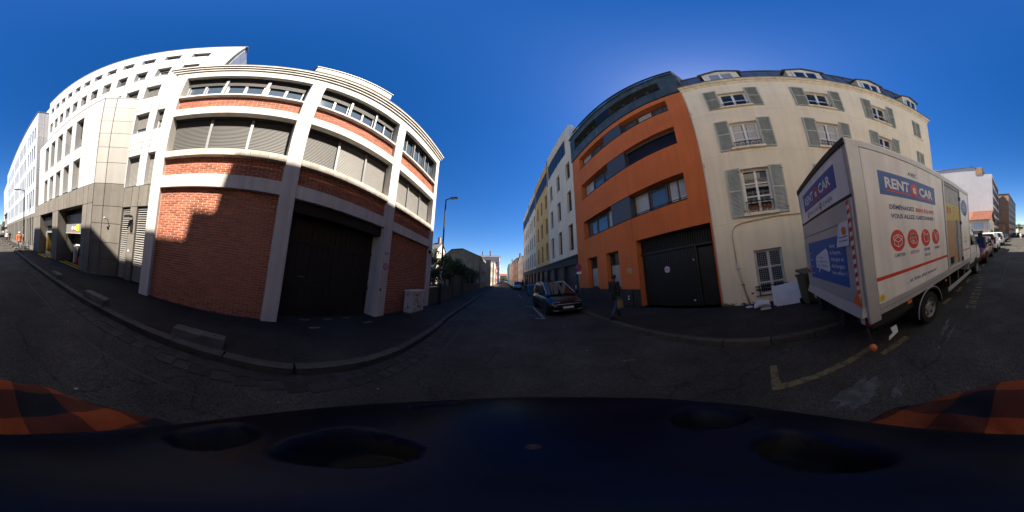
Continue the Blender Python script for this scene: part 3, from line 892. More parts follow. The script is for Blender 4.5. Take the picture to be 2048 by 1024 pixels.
# end face of the top storeys above the brick building
FE = Face((-5.1, -2.27, 0), (-1, 0, 0), (0, 1, 0))
FE.window(wb, .35, .95, 11.9, 13.0, .0, frame='window_dark', pane='glass', nm=1, fw=.04, fd=.04)
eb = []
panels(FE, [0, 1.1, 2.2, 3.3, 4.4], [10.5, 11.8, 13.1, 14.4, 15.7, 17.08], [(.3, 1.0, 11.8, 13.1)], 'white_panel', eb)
pieces('panel', [(b[0], b[1] , b[2], b[3], b[4], b[5], b[6]) for b in eb], 'blue_panel', wb)  # white end face coloured bluish, its shade put into the panel colour
# recess ground storey: stone with two louvred doors
LH = [(-4.80, -4.36, Z0, 3.08), (-4.02, -3.12, Z0, 3.08)]
FR.wall('stone_wall', 'joint', wb, -4.9, -2.95, 0, 3.95, LH, .2, reveal='stone_panel')
panels(FR, cut(-4.9, -2.95, [-4.36, -4.80, -4.02, -3.6, -3.12]), [Z0, .9, 2.0, 3.08, 3.95], LH, 'stone_panel', stone_boxes)
for h in LH:
    fr = FR.box('louvred_door', 'grey_metal', wb, h[0], h[1], h[2], h[3], -.19, -.14)
    FR.slats('louvre_slats', 'roller_light', fr, h[0] + .03, h[1] - .03, h[2] + .05, h[3] - .03, -.14, -.02, .085, .72, .55)
# projecting tower: oblique side wall
A = Vector((-4.0, -5.72, 0)); B = Vector((-4.85, -4.84, 0))
dv = (B - A); LS = dv.length; dv.normalize()
FS = Face(A, dv, Vector((-dv.y, dv.x, 0)) * (-1))
if FS.n.x < 0: FS.n = -FS.n
MB().slab([(-4.02, -5.74, 3.3), (-4.87, -4.86, 3.3), (-5.09, -4.86, 3.3), (-5.09, -13.38, 3.3), (-4.35, -13.38, 3.3), (-4.35, -5.74, 3.3)], (0, 0, 6.3)).build('core', 'joint', wb)
MB().slab([(-4.02, -5.74, 0), (-4.87, -4.86, 0), (-5.09, -4.86, 0), (-5.09, -6.46, 0), (-4.62, -6.46, 0), (-4.62, -5.74, 0)], (0, 0, 3.29)).build('core', 'joint', wb)
MB().box(-5.09, -4.61, -10.09, -9.21, 0, 3.29).build('pier', 'stone_panel', wb)
MB().box(-5.09, -4.61, -14.3, -12.76, 0, 3.29).build('pier', 'stone_panel', wb)
sv = [4.12, 5.15, 6.0, 6.85, 7.7, 8.75, 9.6]
sw, ss = [], []
panels(FS, [0, LS * .36, LS], sv, [], 'white_panel', sw, th=.03)
panels(FS, [0, LS * .36, LS], [Z0, .85, 1.55, 2.35, 3.1, 4.12], [], 'stone_panel', ss, th=.03)
pieces('panel', sw, 'pale_panel', wb); stone_boxes += ss
MB().slab([(-3.93, -5.72, 9.6), (-4.85, -4.78, 9.6), (-5.0, -4.9, 9.6), (-4.1, -5.85, 9.6)], (0, 0, .07)).build('coping', 'grey_metal', wb)
# tower front: windows and garage openings
TW = []
for i in range(5):
    b = -7.02 - i * 1.08
    TW.append((b - .64, b, 4.18, 5.9)); TW.append((b - .62, b + .02, 6.65, 8.87))
FT.wall('wall', 'joint', wb, -13.4, -5.72, 4.12, 9.6, TW, .32, reveal='white_panel')
us = cut(-13.4, -5.72, [x for h in TW[::2] for x in h[:2]] + [-6.1, -6.55, -12.4, -12.9])
panels(FT, us, [4.12, 5.9, 6.28, 6.65, 7.7, 8.87, 9.6], [(h[0] - .03, h[1] + .03, h[2] - (.07 if h[2] < 5 else 0), h[3]) for h in TW], 'white_panel', white_boxes)
for i, h in enumerate(TW):
    low = h[2] < 5
    FT.window(wb, h[0], h[1], h[2], h[3], -.315, frame='grey_metal', pane='glass_blue' if not low else 'glass', nm=1, tb=(.22,), fw=.04, fd=.06, blind=.95 if low else (.55, .6, .9, .8, .95)[i // 2], bmat='roller_light' if low else ('roller', 'roller_light', 'roller_dark', 'roller_dark', 'roller')[i // 2], pitch=.06)
FT.box('coping', 'grey_metal', wb, -13.4, -5.74, 9.6, 9.66, -.5, .04)
GH = [(-9.2, -6.48, Z0, 3.22), (-12.75, -10.1, Z0, 3.22)]
FT.wall('stone_wall', 'joint', wb, -14.6, -5.72, 0, 4.12, GH, .6, reveal='stone_panel')
panels(FT, cut(-14.6, -5.72, [-6.1, -6.48, -7.1, -7.8, -8.5, -9.2, -9.65, -10.1, -10.9, -11.8, -12.75, -13.3, -13.9]), [Z0, .85, 3.22, 4.12], GH, 'stone_panel', stone_boxes)
# garages: a closed panel above, first one's black back painted in for the unlit depth
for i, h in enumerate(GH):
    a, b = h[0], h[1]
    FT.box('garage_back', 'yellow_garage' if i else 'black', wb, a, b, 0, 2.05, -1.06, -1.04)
    FT.box('garage_header', 'grey_metal', wb, a + .02, b - .02, 1.9 if i == 0 else 1.85, 2.95 if i == 0 else 2.2, -.62, -.57)
    FT.box('garage_header_back', 'dark_metal', wb, a, b, 1.95, 3.25, -.8, -.72)
    FT.box('garage_lintel', 'alu', wb, a + .02, b - .02, 1.84, 1.89, -.64, -.55)
FT.box('garage_sign_box', 'black', wb, -12.6, -10.3, 2.35, 3.0, -.6, -.3)
FT.box('garage_jamb', 'alu', wb, -12.7, -12.62, Z0, 1.85, -.62, -.5)
FT.box('barrier_post', 'sticker_white', wb, -8.35, -8.2, Z0, 1.15, -.9, -.7)
FT.box('barrier_arm', 'sticker_white', wb, -8.3, -7.0, 1.15, 1.22, -.86, -.8)
FT.box('bollard_base', 'sticker_white', wb, -12.2, -11.5, Z0, .34, -.5, -.3)
FT.box('red_drum', 'sign_red', wb, -7.6, -7.1, Z0, .55, -.95, -.6)
for k, (u, m_, s_) in enumerate(((-8.35, 'sign_red', .15), (-8.05, 'sign_red', .15), (-7.05, 'sign_red', .16))):
    disc('round_sign', m_, wb, FT.P(u, 2.15, -.565), (0, 1, 0), (0, 0, 1), s_, thick=.01)
    disc('sign_face', 'print_white', wb, FT.P(u, 2.15, -.553), (0, 1, 0), (0, 0, 1), s_ * .72, thick=.004)
FT.box('yellow_sign', 'sign_yellow', wb, -7.92, -7.62, 1.98, 2.34, -.565, -.55)
disc('round_sign', 'sign_red', wb, FT.P(-11.0, 2.03, -.565), (0, 1, 0), (0, 0, 1), .11, thick=.01)
for (a, b, w0) in ((-9.0, -6.7, -.5), (-9.0, -6.7, -.2), (-12.5, -10.3, -.45), (-12.5, -10.3, -.15), (-12.3, -10.5, .15)):
    FT.box('ramp_mark', 'yellow_garage', wb, a, b, .119, .124, w0, w0 + .14)
# security camera and swan-neck light on the stone
cam_b = MB().tube([(-4.80, -4.18, 2.66), (-4.62, -4.18, 2.62)], .018, 8).build('camera_bracket', 'dark_metal', wb)
MB().box(-4.72, -4.56, -4.42, -4.12, 2.62, 2.70).build('camera_body', 'dark_metal', cam_b, bevel=.01)
MB().box(-4.80, -4.77, -4.24, -4.12, 2.1, 2.45).build('camera_box', 'dark_metal', wb)
MB().tube([(-4.5, -5.15, 2.25), (-4.35, -5.1, 2.5), (-4.2, -5.12, 2.55)], .014, 7).build('swan_neck', 'dark_metal', wb)
MB().ball((-4.19, -5.12, 2.55), .045, nu=10, nv=6).build('bulb_guard', 'alu', wb)
FR.box('intercom', 'sticker_white', wb, -4.27, -4.2, 1.28, 1.36, 0.03, .05)
# far block of the same office
FB = Face((-3.98, 0, 0), (0, 1, 0), (1, 0, 0))
ob = thing('office_block', 'long pale blue panelled office block with narrow windows beyond the garage entrances', 'building', (-4.5, -25, 0))
BH = []
gy = -14.9
for gidx in range(5):
    for i in range(5 if gidx else 4):
        b = gy - i * .78
        for (v0, v1) in ((4.3, 6.0), (6.75, 8.45), (9.3, 11.0), (11.9, 13.5)):
            BH.append((b - .42, b, v0, v1))
    gy -= 4.45 if gidx else 3.7
GB = [(h[0], h[1], 0.5, 3.3) for h in BH[::4]]
FB.wall('wall', 'joint', ob, -37.5, -14.35, 3.6, 15.35, BH, .25, reveal='blue_panel')
FB.wall('stone_wall', 'stone_panel', ob, -37.5, -14.62, 0, 3.6, GB, .3)
bx_ = []
us = cut(-37.5, -14.35, [x for h in BH[::4] for x in h[:2]])
panels(FB, us, [3.6, 4.3, 6.0, 6.75, 8.45, 9.3, 11.0, 11.9, 13.5, 14.4, 15.35], BH, 'blue_panel', bx_, th=.025)
pieces('panel', bx_, 'blue_panel', ob, 300, rest='panel_field')
for i, h in enumerate(BH):
    FB.window(ob, h[0], h[1], h[2], h[3], -.245, frame='grey_metal', pane='glass', nm=1, fw=.03, fd=.05, blind=(0, .4, .7, 0, .9, .3)[(i * 7) % 6], bmat='roller', pitch=.12)
for h in GB:
    FB.window(ob, h[0], h[1], h[2], h[3], -.29, frame='dark_metal', pane='glass', nm=1, fw=.03, fd=.05)
MB().box(-9, -4.24, -37.4, -14.42, 0, 15.3).build('core', 'blue_panel', ob)
FX = Face((-3.98, -14.34, 0), (-1, 0, 0), (0, 1, 0))
xb = []
panels(FX, [0, .5, 1.1], [4.1, 6.0, 7.9, 9.8, 11.7, 13.5, 15.3], [], 'white_panel', xb)
pieces('panel', xb, 'white_panel', ob)
MB().box(-5.1, -3.9, -37.6, -14.28, 15.35, 15.42).build('parapet', 'grey_metal', ob)
pieces('panel', white_boxes, 'white_panel', wb, 300, rest='panel_field')
pieces('stone_slab', stone_boxes, 'stone_panel', wb, 300)
street_lamp(-3.3, -16.0, 6.1, .95, 'thin street lamp beside the pale office block and the walker in orange')

# ------------------------------------------------------------------ cream shuttered building (right)
FC = Face((6.0, 0, 0), (0, 1, 0), (-1, 0, 0))
cr = thing('shuttered_building', 'cream rendered apartment building with grey green louvred shutters and a zinc mansard roof', 'building', (6.0, -5, 0))
CW = []
COLS = [(-.90, .16), (-4.28, -3.24), (-7.62, -6.55)]
LEV = [(3.52, 5.52), (6.72, 8.54), (10.02, 11.72)]
for (a, b) in COLS:
    for (v0, v1) in LEV: CW.append((a, b, v0, v1))
GW = [(-.90, .15, .42, 2.10), (-4.4, -3.3, .42, 2.3), (-7.7, -6.5, Z0, 2.4)]
EX = [(-10.95, -10.0, 10.2, 12.1), (-10.95, -10.0, 6.8, 8.7), (-10.95, -10.0, 3.5, 5.5)]
FC.wall('wall', 'cream', cr, -12.1, 1.55, 0, 13.15, CW + GW + EX, .28)
MB().box(6.285, 15, -12.08, 1.53, 0, 13.1).build('core', 'cream', cr)
MB().box(6.0, 6.3, -12.12, -12.10, 0, 13.1).build('end_wall', 'cream', cr)
for (z0, z1, ww) in ((12.98, 13.08, .04), (13.08, 13.2, .08), (13.2, 13.3, .2), (13.3, 13.36, .26)):
    FC.box('cornice', 'cream_trim', cr, -12.12 - ww * .4, 1.55 - .001, z0, z1, -.3, ww)
FC.box('gutter', 'zinc', cr, -12.2, 1.54, 13.36, 13.42, -.05, .3)
FC.box('string_course', 'cream_trim', cr, -12.1, 1.55, 3.25, 3.27, -.01, .008)
FC.box('string_course', 'cream_trim', cr, -12.1, 1.55, 6.42, 6.44, -.01, .006)
FC.box('string_course', 'cream_trim', cr, -12.1, 1.55, 9.55, 9.57, -.01, .006)
# mansard: zinc sheets with standing seams, upper slope rising to the ridge
ms = MB()
def xz(f, a=(6.1, 13.4), b=(7.0, 17.1)): return (a[0] + (b[0] - a[0]) * f, a[1] + (b[1] - a[1]) * f)
MB().slab([(6.1, 1.5, 13.38), (7.0, 1.5, 17.1), (10.5, 1.5, 18.4), (14.0, 1.5, 17.1), (14.9, 1.5, 13.38)], (0, -13.6, 0)).build('roof', 'zinc', cr)
seams = []
y = 1.2
while y > -12.0:
    sm = MB()
    sm.hexa([(6.07, y, 13.42), (6.13, y, 13.40), (6.13, y - .03, 13.40), (6.07, y - .03, 13.42), (6.955, y, 17.12), (7.01, y, 17.08), (7.01, y - .03, 17.08), (6.955, y - .03, 17.12)])
    sm.build('standing_seam', 'zinc', cr)
    y -= .62
MB().box(6.9, 7.12, -12.1, 1.52, 17.06, 17.2).build('ridge_roll', 'zinc', cr)
def shutter(parent, u0, u1, v0, v1, mat='louvre', w=.012):
    mb = MB()
    t = .045; fw = .055
    for (a, b, c, d) in ((u0, u0 + fw, v0, v1), (u1 - fw, u1, v0, v1), (u0 + fw, u1 - fw, v0, v0 + fw * 1.3), (u0 + fw, u1 - fw, v1 - fw * 1.3, v1), (u0 + fw, u1 - fw, (v0 + v1) / 2 - fw * .7, (v0 + v1) / 2 + fw * .7)):
        FC.hexa(mb, a, b, c, d, w, w + t)
    fr = mb.build('shutter', mat, parent)
    FC.slats('louvre_slats', mat, fr, u0 + fw, u1 - fw, v0 + fw * 1.3, (v0 + v1) / 2 - fw * .7, w + .002, w + t * .9, .052, .8, .5)
    FC.slats('louvre_slats', mat, fr, u0 + fw, u1 - fw, (v0 + v1) / 2 + fw * .7, v1 - fw * 1.3, w + .002, w + t * .9, .052, .8, .5)
    for z in (v0 + .2, v1 - .2): FC.box('hinge', 'iron', fr, u0 - .01, u0 + .1, z - .012, z + .012, w + t, w + t + .006)
    return fr
def railing(parent, u0, u1, z0, hgt, w0, dense=True):
    mb = MB()
    FC.hexa(mb, u0, u1, z0 + hgt - .03, z0 + hgt, w0, w0 + .03)
    FC.hexa(mb, u0, u1, z0 + .04, z0 + .06, w0, w0 + .02)
    rl = mb.build('balcony_railing', 'iron', parent)
    mb = MB()
    n = 5
    L = (u1 - u0) / n
    P = FC.P
    for k in range(n + 1):
        u = u0 + k * L
        mb.tube([P(u, z0, w0 + .01), P(u, z0 + hgt, w0 + .01)], .008, 5)
    for k in range(n):
        u = u0 + k * L; h = hgt - .08; c0 = z0 + .05
        mb.tube([P(u, c0, w0 + .01), P(u + L / 2, c0 + h * .62, w0 + .01), P(u + L, c0, w0 + .01)], .006, 4)
        mb.tube([P(u, c0 + h, w0 + .01), P(u + L / 2, c0 + h * .38, w0 + .01), P(u + L, c0 + h, w0 + .01)], .006, 4)
        mb.tube([P(u + L / 2 + .06 * math.cos(t * .7), c0 + h / 2 + .06 * math.sin(t * .7), w0 + .012) for t in range(10)], .006, 4)
    mb.build('ironwork', 'iron', rl)
    return rl
for ci, (a, b) in enumerate(COLS):
    for ri, (v0, v1) in enumerate(LEV):
        win = FC.window(cr, a, b, v0, v1, -.275, frame='white_frame', pane=['glass', 'glass_pale', 'glass'][(ri + ci) % 3] if ri == 1 else 'glass', nm=2, tb=(.36, .68) if ri < 2 else (.5,), fw=.085, fd=.1, name='window')
        FC.box('sill', 'cream_trim', cr, a - .12, b + .12, v0 - .12, v0, -.05, .12, bevel=.01)
        railing(cr, a + .01, b - .01, v0, .42 if ri else .5, -.06)
        top = v1 + (.05, .2, .42)[ri]
        shutter(cr, a - .52, a - .02, v0 - .1, top)
        shutter(cr, b + .02, b + .56, v0 - .1, top)
        if (ri, ci) in ((1, 0), (1, 1), (0, 1)):
            cu = MB()
            P = FC.P
            for q in range(2):
                s0 = a + .1 if q == 0 else (a + b) / 2 + .1
                pts = []
                for k in range(13): pts.append((s0 + k * .028, -.205 + (.012 if k % 2 else 0)))
                for p_, q_ in zip(pts, pts[1:]):
                    cu.poly([P(p_[0], v0 + .1, p_[1]), P(q_[0], v0 + .1, q_[1]), P(q_[0], v1 - .1, q_[1]), P(p_[0], v1 - .1, p_[1])])
            cu.build('curtain', 'curtain', win, fix=False)
for h in EX:
    for q in range(2):
        m_ = (h[0] + h[1]) / 2
        shutter(cr, (h[0], m_)[q] + .005, (m_, h[1])[q] - .005, h[2], h[3], w=-.1)
    FC.box('sill', 'cream_trim', cr, h[0] - .08, h[1] + .08, h[2] - .1, h[2], -.05, .08)
# barred ground-floor window
gw = GW[0]
win = FC.window(cr, gw[0], gw[1], gw[2], gw[3], -.2, frame='white_frame', pane='glass', nm=2, tb=(.24, .62), fw=.09, fd=.08)
gm = MB()
P = FC.P
for k in range(15):
    u = gw[0] + .02 + k * (gw[1] - gw[0] - .04) / 14
    gm.tube([P(u, gw[2] + .05, -.04), P(u, gw[3] - .02, -.04)], .0045, 4)
for k in range(19):
    v = gw[2] + .25 + k * (gw[3] - gw[2] - .28) / 18
    gm.tube([P(gw[0] + .01, v, -.035), P(gw[1] - .01, v, -.035)], .0045, 4)
gm.build('window_grille', 'alu', win)
for z in (.40, .62, .75):
    FC.box('guard_rail', 'iron', cr, gw[0] - .05, gw[1] + .12, z, z + .03, .05, .08)
FC.box('guard_rail', 'iron', cr, gw[1] - .05, gw[1] - .02, .36, .78, .0, .06)
for h in GW[1:]:
    FC.window(cr, h[0], h[1], h[2], h[3], -.27, frame='white_frame', pane='glass', nm=2, nt=1, fw=.08, fd=.08)
# drain pipes, cable, vents
MB().tube([(5.93, 1.50, .15), (5.93, 1.50, 13.3)], .012, 7).build('cable', 'pvc', cr)
MB().tube([(5.95, .55, .118), (5.95, .72, 1.1), (5.95, .82, 1.75)], .036, 10).build('drain_pipe', 'pvc', cr, smooth=True)
MB().tube([(5.965, .82, 1.7), (5.965, .84, 2.7), (5.965, .80, 2.95), (5.965, .68, 3.12), (5.965, .4, 3.2), (5.965, -1.0, 3.3), (5.965, -5.5, 3.34)], .02, 8).build('cable', 'pvc', cr, smooth=True)
for z in (.9, 1.5): FC.box('pipe_clip', 'grey_metal', cr, .62 + (z - .9) * .15, .76 + (z - .9) * .15, z, z + .03, 0, .09)
MB().tube([(5.955, 1.49, 6.0), (5.955, 1.49, 6.2)], .03, 8).build('pipe_joint', 'pvc', cr)
MB().tube([(5.955, 1.49, 10.0), (5.955, 1.49, 10.2)], .03, 8).build('pipe_joint', 'pvc', cr)
FC.box('vent', 'dark_metal', cr, .36, .44, .5, .56, 0, .015)
# dormers
def dormer(yc, pale=False):
    hw = .72
    w0 = 5.98
    mb = MB()
    z0, z1, zp = 13.42, 15.35, 15.75
    prof = [(yc - hw, z0), (yc + hw, z0), (yc + hw, z1), (yc, zp), (yc - hw, z1)]
    d = MB().slab([(w0 + .12, p[0], p[1]) for p in prof], (1.1, 0, 0)).build('dormer', 'cream_trim', cr)
    rf = MB()
    e = .16
    for s_ in (-1, 1):
        rf.hexa([(w0 - .02, yc, zp), (w0 - .02, yc + s_ * (hw + e), z1 - .1), (w0 + 1.3, yc + s_ * (hw + e), z1 - .1), (w0 + 1.3, yc, zp),
                 (w0 - .02, yc, zp + .07), (w0 - .02, yc + s_ * (hw + e), z1 - .03), (w0 + 1.3, yc + s_ * (hw + e), z1 - .03), (w0 + 1.3, yc, zp + .07)])
    rf.build('dormer_roof', 'slate', d)
    Fd = Face((w0 + .12, 0, 0), (0, 1, 0), (-1, 0, 0))
    Fd.window(cr, yc - .52, yc + .52, 13.75, 15.1, .0, frame='white_frame', pane='glass_pale' if pale else 'glass', nm=2, fw=.075, fd=.07, name='dormer_window')
for k, yc in enumerate((-.38, -3.75, -7.05, -10.4)): dormer(yc, k == 0)
MB().box(8.9, 9.5, 1.18, 1.80, 13.3, 20.8).build('chimney', 'rust_brick', cr)  # unseen stack, added to cast the stepped shadow on the brick wall
for (y, hgt) in ((-4.9, 1.5), (-11.5, 1.3)):
    MB().box(9.9, 11.0, y, y + .8, 17.6, 18.6 + hgt).build('chimney', 'rust_brick', cr)
# weeds at the foot of the wall
wd = MB()
for (yy, n) in ((1.45, 60), (.4, 22), (.75, 25), (1.2, 25), (-1.2, 15)):
    leaves(wd, (5.93, yy, .17), .07, .16, .08, n, .07)
tag(wd.build('weeds', 'leaf', None, fix=False), 'green weeds growing along the foot of the cream wall', 'weeds', kind='stuff')

# ------------------------------------------------------------------ orange building
og = thing('orange_building', 'orange rendered building with ribbon windows, dark vehicle gate and green zinc top storey', 'building', (6.0, 6.7, 0))
OH = []
for (v0, v1) in ((4.74, 6.10), (8.10, 9.50), (11.32, 12.66)):
    OH += [(2.42, 7.24, v0, v1), (7.24, 10.6, v0, v1)]
RB = [(2.42, 10.6, v0, v1) for (v0, v1) in ((4.74, 6.10), (8.10, 9.50), (11.32, 12.66))]
GT = (1.62, 5.45, Z0, 3.45)
DR = [(9.05, 10.32, 1.05, 3.2), (6.86, 8.02, 1.05, 3.2)]
FO = FC
FO.wall('wall', 'orange', og, 1.56, 11.88, 0, 13.25, RB + [GT] + DR, .5)
MB().box(6.51, 16, 1.58, 11.86, 3.6, 18.3).build('core', 'orange', og)
MB().box(6.51, 16, 5.5, 11.86, 0, 3.59).build('core', 'orange', og)
MB().box(7.5, 16, 1.58, 5.5, 0, 3.6).build('core', 'black', og)
FO.box('plinth', 'plinth', og, 5.46, 11.9, 0, 1.02, -.02, .015)
for (v0, v1) in ((4.74, 6.10), (8.10, 9.50), (11.32, 12.66)):
    mid = v0 == 8.10
    FO.box('spandrel_panel', 'window_dark', og, 5.62, 7.2, v0, v1, -.5, -.04)
    FO.box('window_ledge', 'dark_metal', og, 2.40, 10.62, v0 - .04, v0 + .001, -.1, .03)
    for i, (a, b) in enumerate(((2.44, 3.42), (3.5, 4.5), (4.58, 5.6))):
        if mid: continue
        FO.window(og, a, b, v0, v1, -.46, frame='window_dark', pane=['glass_pale', 'glass_blue', 'glass_pale', 'glass_blue'][(i + int(v0)) % 4], nm=1 if i else 2, fw=.06, fd=.08)
    if mid:
        sh = FO.box('shutter_box', 'window_dark', og, 2.43, 5.61, v0, v1, -.49, -.42)
        FO.slats('roller_blind', 'navy', sh, 2.45, 5.6, v0 + .02, v1 - .16, -.42, -.38, .06, .85, .4)
        FO.box('blind_box', 'window_dark', og, 2.43, 5.61, v1 - .16, v1, -.42, -.22)
    for i, (a, b) in enumerate(((7.22, 8.0), (8.05, 9.25), (9.3, 10.58))):
        FO.window(og, a, b, v0, v1, -.46, frame='window_dark', pane=['glass_blue', 'glass_pale', 'glass_blue'][(i + int(v0)) % 3], nm=1, fw=.06, fd=.08)
    FO.box('balustrade_bar', 'dark_metal', og, 2.45, 5.6, v0 + .22, v0 + .25, -.33, -.3)
# doorway windows
for (a, b, v0, v1) in DR:
    fr = FO.window(og, a, b, v0, v1, -.4, frame='window_dark', pane='glass', nm=1, tb=(.66,), fw=.08, fd=.09, name='ground_window')
    FO.box('frosted_pane', 'glass_pale', fr, a + .09, b - .09, v0 + .1, v0 + (v1 - v0) * .66, -.36, -.33)
    FO.box('sill', 'plinth', og, a - .05, b + .05, v0 - .06, v0, -.3, .05)
# vehicle gate
FO.box('gate_frame', 'dark_metal', og, 1.62, 5.45, 2.68, 2.78, -.42, -.28)
for k in range(34):
    u = 1.7 + k * (3.68 / 33)
    FO.box('gate_bar', 'dark_metal', og, u - .02, u + .02, 2.78, 3.44, -.38, -.33)
FO.box('gate_backing', 'black', og, 1.62, 5.45, 2.72, 3.5, -.9, -.85)
FO.box('gate_leaf', 'dark_metal', og, 2.55, 5.43, .14, 2.68, -.42, -.38)
pieces('gate_board', [(6.365, 2.57 + (k + .5) * 2.84 / 26, 1.41, .03, 2.84 / 26 - .02, 2.5) for k in range(26)], 'dark_metal', og)
FO.box('gate_post', 'dark_metal', og, 2.44, 2.54, .12, 2.68, -.44, -.3)
FO.box('wicket_door', 'dark_metal', og, 1.64, 2.43, .14, 2.6, -.44, -.40)
disc('no_parking_disc', 'sign_pale', og, (6.345, 4.0, 1.85), (0, -1, 0), (0, 0, 1), .15, thick=.008)
strokes('disc_bar', 'sign_red', og, (6.337, 4.0, 1.85), (0, -1, 0), (0, 0, 1), [[(-.12, 0), (.12, 0)]], .03)
FO.box('notice_plate', 'plate', og, 2.78, 2.86, .35, .42, -.36, -.34)
FO.box('lock', 'alu', og, 2.62, 2.68, 2.1, 2.16, -.36, -.33)
FO.box('name_plate', 'rust_brick', og, 5.85, 6.25, 1.85, 2.15, 0, .02)
text('house_number', '9', 'text_blue', og, (5.985, 6.15, 2.55), (0, -1, 0), (0, 0, 1), .16, bold=.02)
FO.box('meter_box', 'plinth', og, 5.95, 6.4, .15, .95, .015, .12)
disc('sticker', 'sticker_white', og, (5.878, 6.2, .66), (0, -1, 0), (0, 0, 1), .05)
disc('sticker', 'sticker_white', og, (5.878, 6.22, .52), (0, -1, 0), (0, 0, 1), .06)
MB().tube([(5.98, 5.62, 3.5), (5.98, 5.62, 4.7)], .012, 6).build('downpipe', 'orange', og)
# green zinc top storey, leaning back a little: cladding sheets, recessed terraces, skylights
FG = Face((6.0, 0, 0), (0, 1, 0), (-1, 0, 0))
OP = [(2.42, 6.12, 14.52, 15.95), (7.66, 11.15, 14.52, 15.95)]
FG.wall('zinc_wall', 'green_zinc', og, 1.50, 12.0, 13.25, 16.9, OP, .48, w=.03)
zs = []
u = 1.52
while u < 11.9:
    e = min(u + .42, 11.98)
    zc = []
    panels(FG, [u, e], [13.27, 14.1, 14.5] , [], 'green_zinc', zc, gap=.014, th=.02, w=.03)
    panels(FG, [u, e], [15.97, 16.86], [], 'green_zinc', zc, gap=.014, th=.02, w=.03)
    if u < 2.3 or u > 11.2 or (6.15 < u and e < 7.64):
        panels(FG, [u, e], [14.5, 15.97], [], 'green_zinc', zc, gap=.014, th=.02, w=.03)
    zs += zc
    u = e
pieces('zinc_sheet', zs, 'green_zinc', og)
FG.box('ledge', 'green_zinc', og, 1.45, 12.05, 16.86, 16.98, -.4, .14)
FG.box('base_flashing', 'dark_metal', og, 1.5, 12.0, 13.2, 13.27, -.2, .07)
FG.box('terrace_rail', 'dark_metal', og, 2.42, 11.15, 14.47, 14.53, .03, .09)
for (a, b, v0, v1) in OP:
    FG.box('terrace_back', 'window_dark', og, a, b, v0 - .3, v1, -.45, -.42)
    for k in range(4):
        q = (b - a) / 4
        FG.window(og, a + k * q + .05, a + (k + 1) * q - .05, v0 - .2, v1 - .06, -.42, frame='window_dark', pane='glass', nm=1, fw=.05, fd=.05)
sh = FG.box('shutter_box', 'navy', og, 6.15, 7.63, 14.45, 15.95, .03, .055)
FG.slats('roller_blind', 'navy', sh, 6.17, 7.6, 14.5, 15.9, .055, .085, .08, .8, .5)
# sloping upper cladding with skylights
def up_pt(y, f, off=0.0):
    a = (6.02, 16.98); b = (6.42, 18.75)
    return (a[0] + (b[0] - a[0]) * f - off, y, a[1] + (b[1] - a[1]) * f + off * .22)
u = 1.52
while u < 11.9:
    e = min(u + .42, 11.98)
    MB().hexa([up_pt(u + .007, 0, -.3), up_pt(e - .007, 0, -.3), up_pt(e - .007, 0, .0), up_pt(u + .007, 0, .0), up_pt(u + .007, 1, -.3), up_pt(e - .007, 1, -.3), up_pt(e - .007, 1, 0), up_pt(u + .007, 1, 0)]).build('zinc_sheet', 'green_zinc', og)
    u = e
for (a, b) in ((2.45, 3.8), (6.3, 7.5), (10.1, 11.4)):
    fr = MB().hexa([up_pt(a, .22, -.02), up_pt(b, .22, -.02), up_pt(b, .22, .03), up_pt(a, .22, .03), up_pt(a, .72, -.02), up_pt(b, .72, -.02), up_pt(b, .72, .03), up_pt(a, .72, .03)]).build('skylight', 'dark_metal', og)
    MB().poly([up_pt(a + .05, .26, .034), up_pt(b - .05, .26, .034), up_pt(b - .05, .68, .034), up_pt(a + .05, .68, .034)]).build('pane', 'glass_blue', fr, fix=False)
MB().box(6.35, 16, 1.5, 12.0, 18.72, 18.84).build('roof', 'dark_metal', og)
MB().slab([(6.12, 1.535, 13.3), (6.4, 1.535, 18.7), (14, 1.535, 18.7), (14, 1.535, 13.3)], (0, -.03, 0)).build('party_wall', 'rust_brick', og)

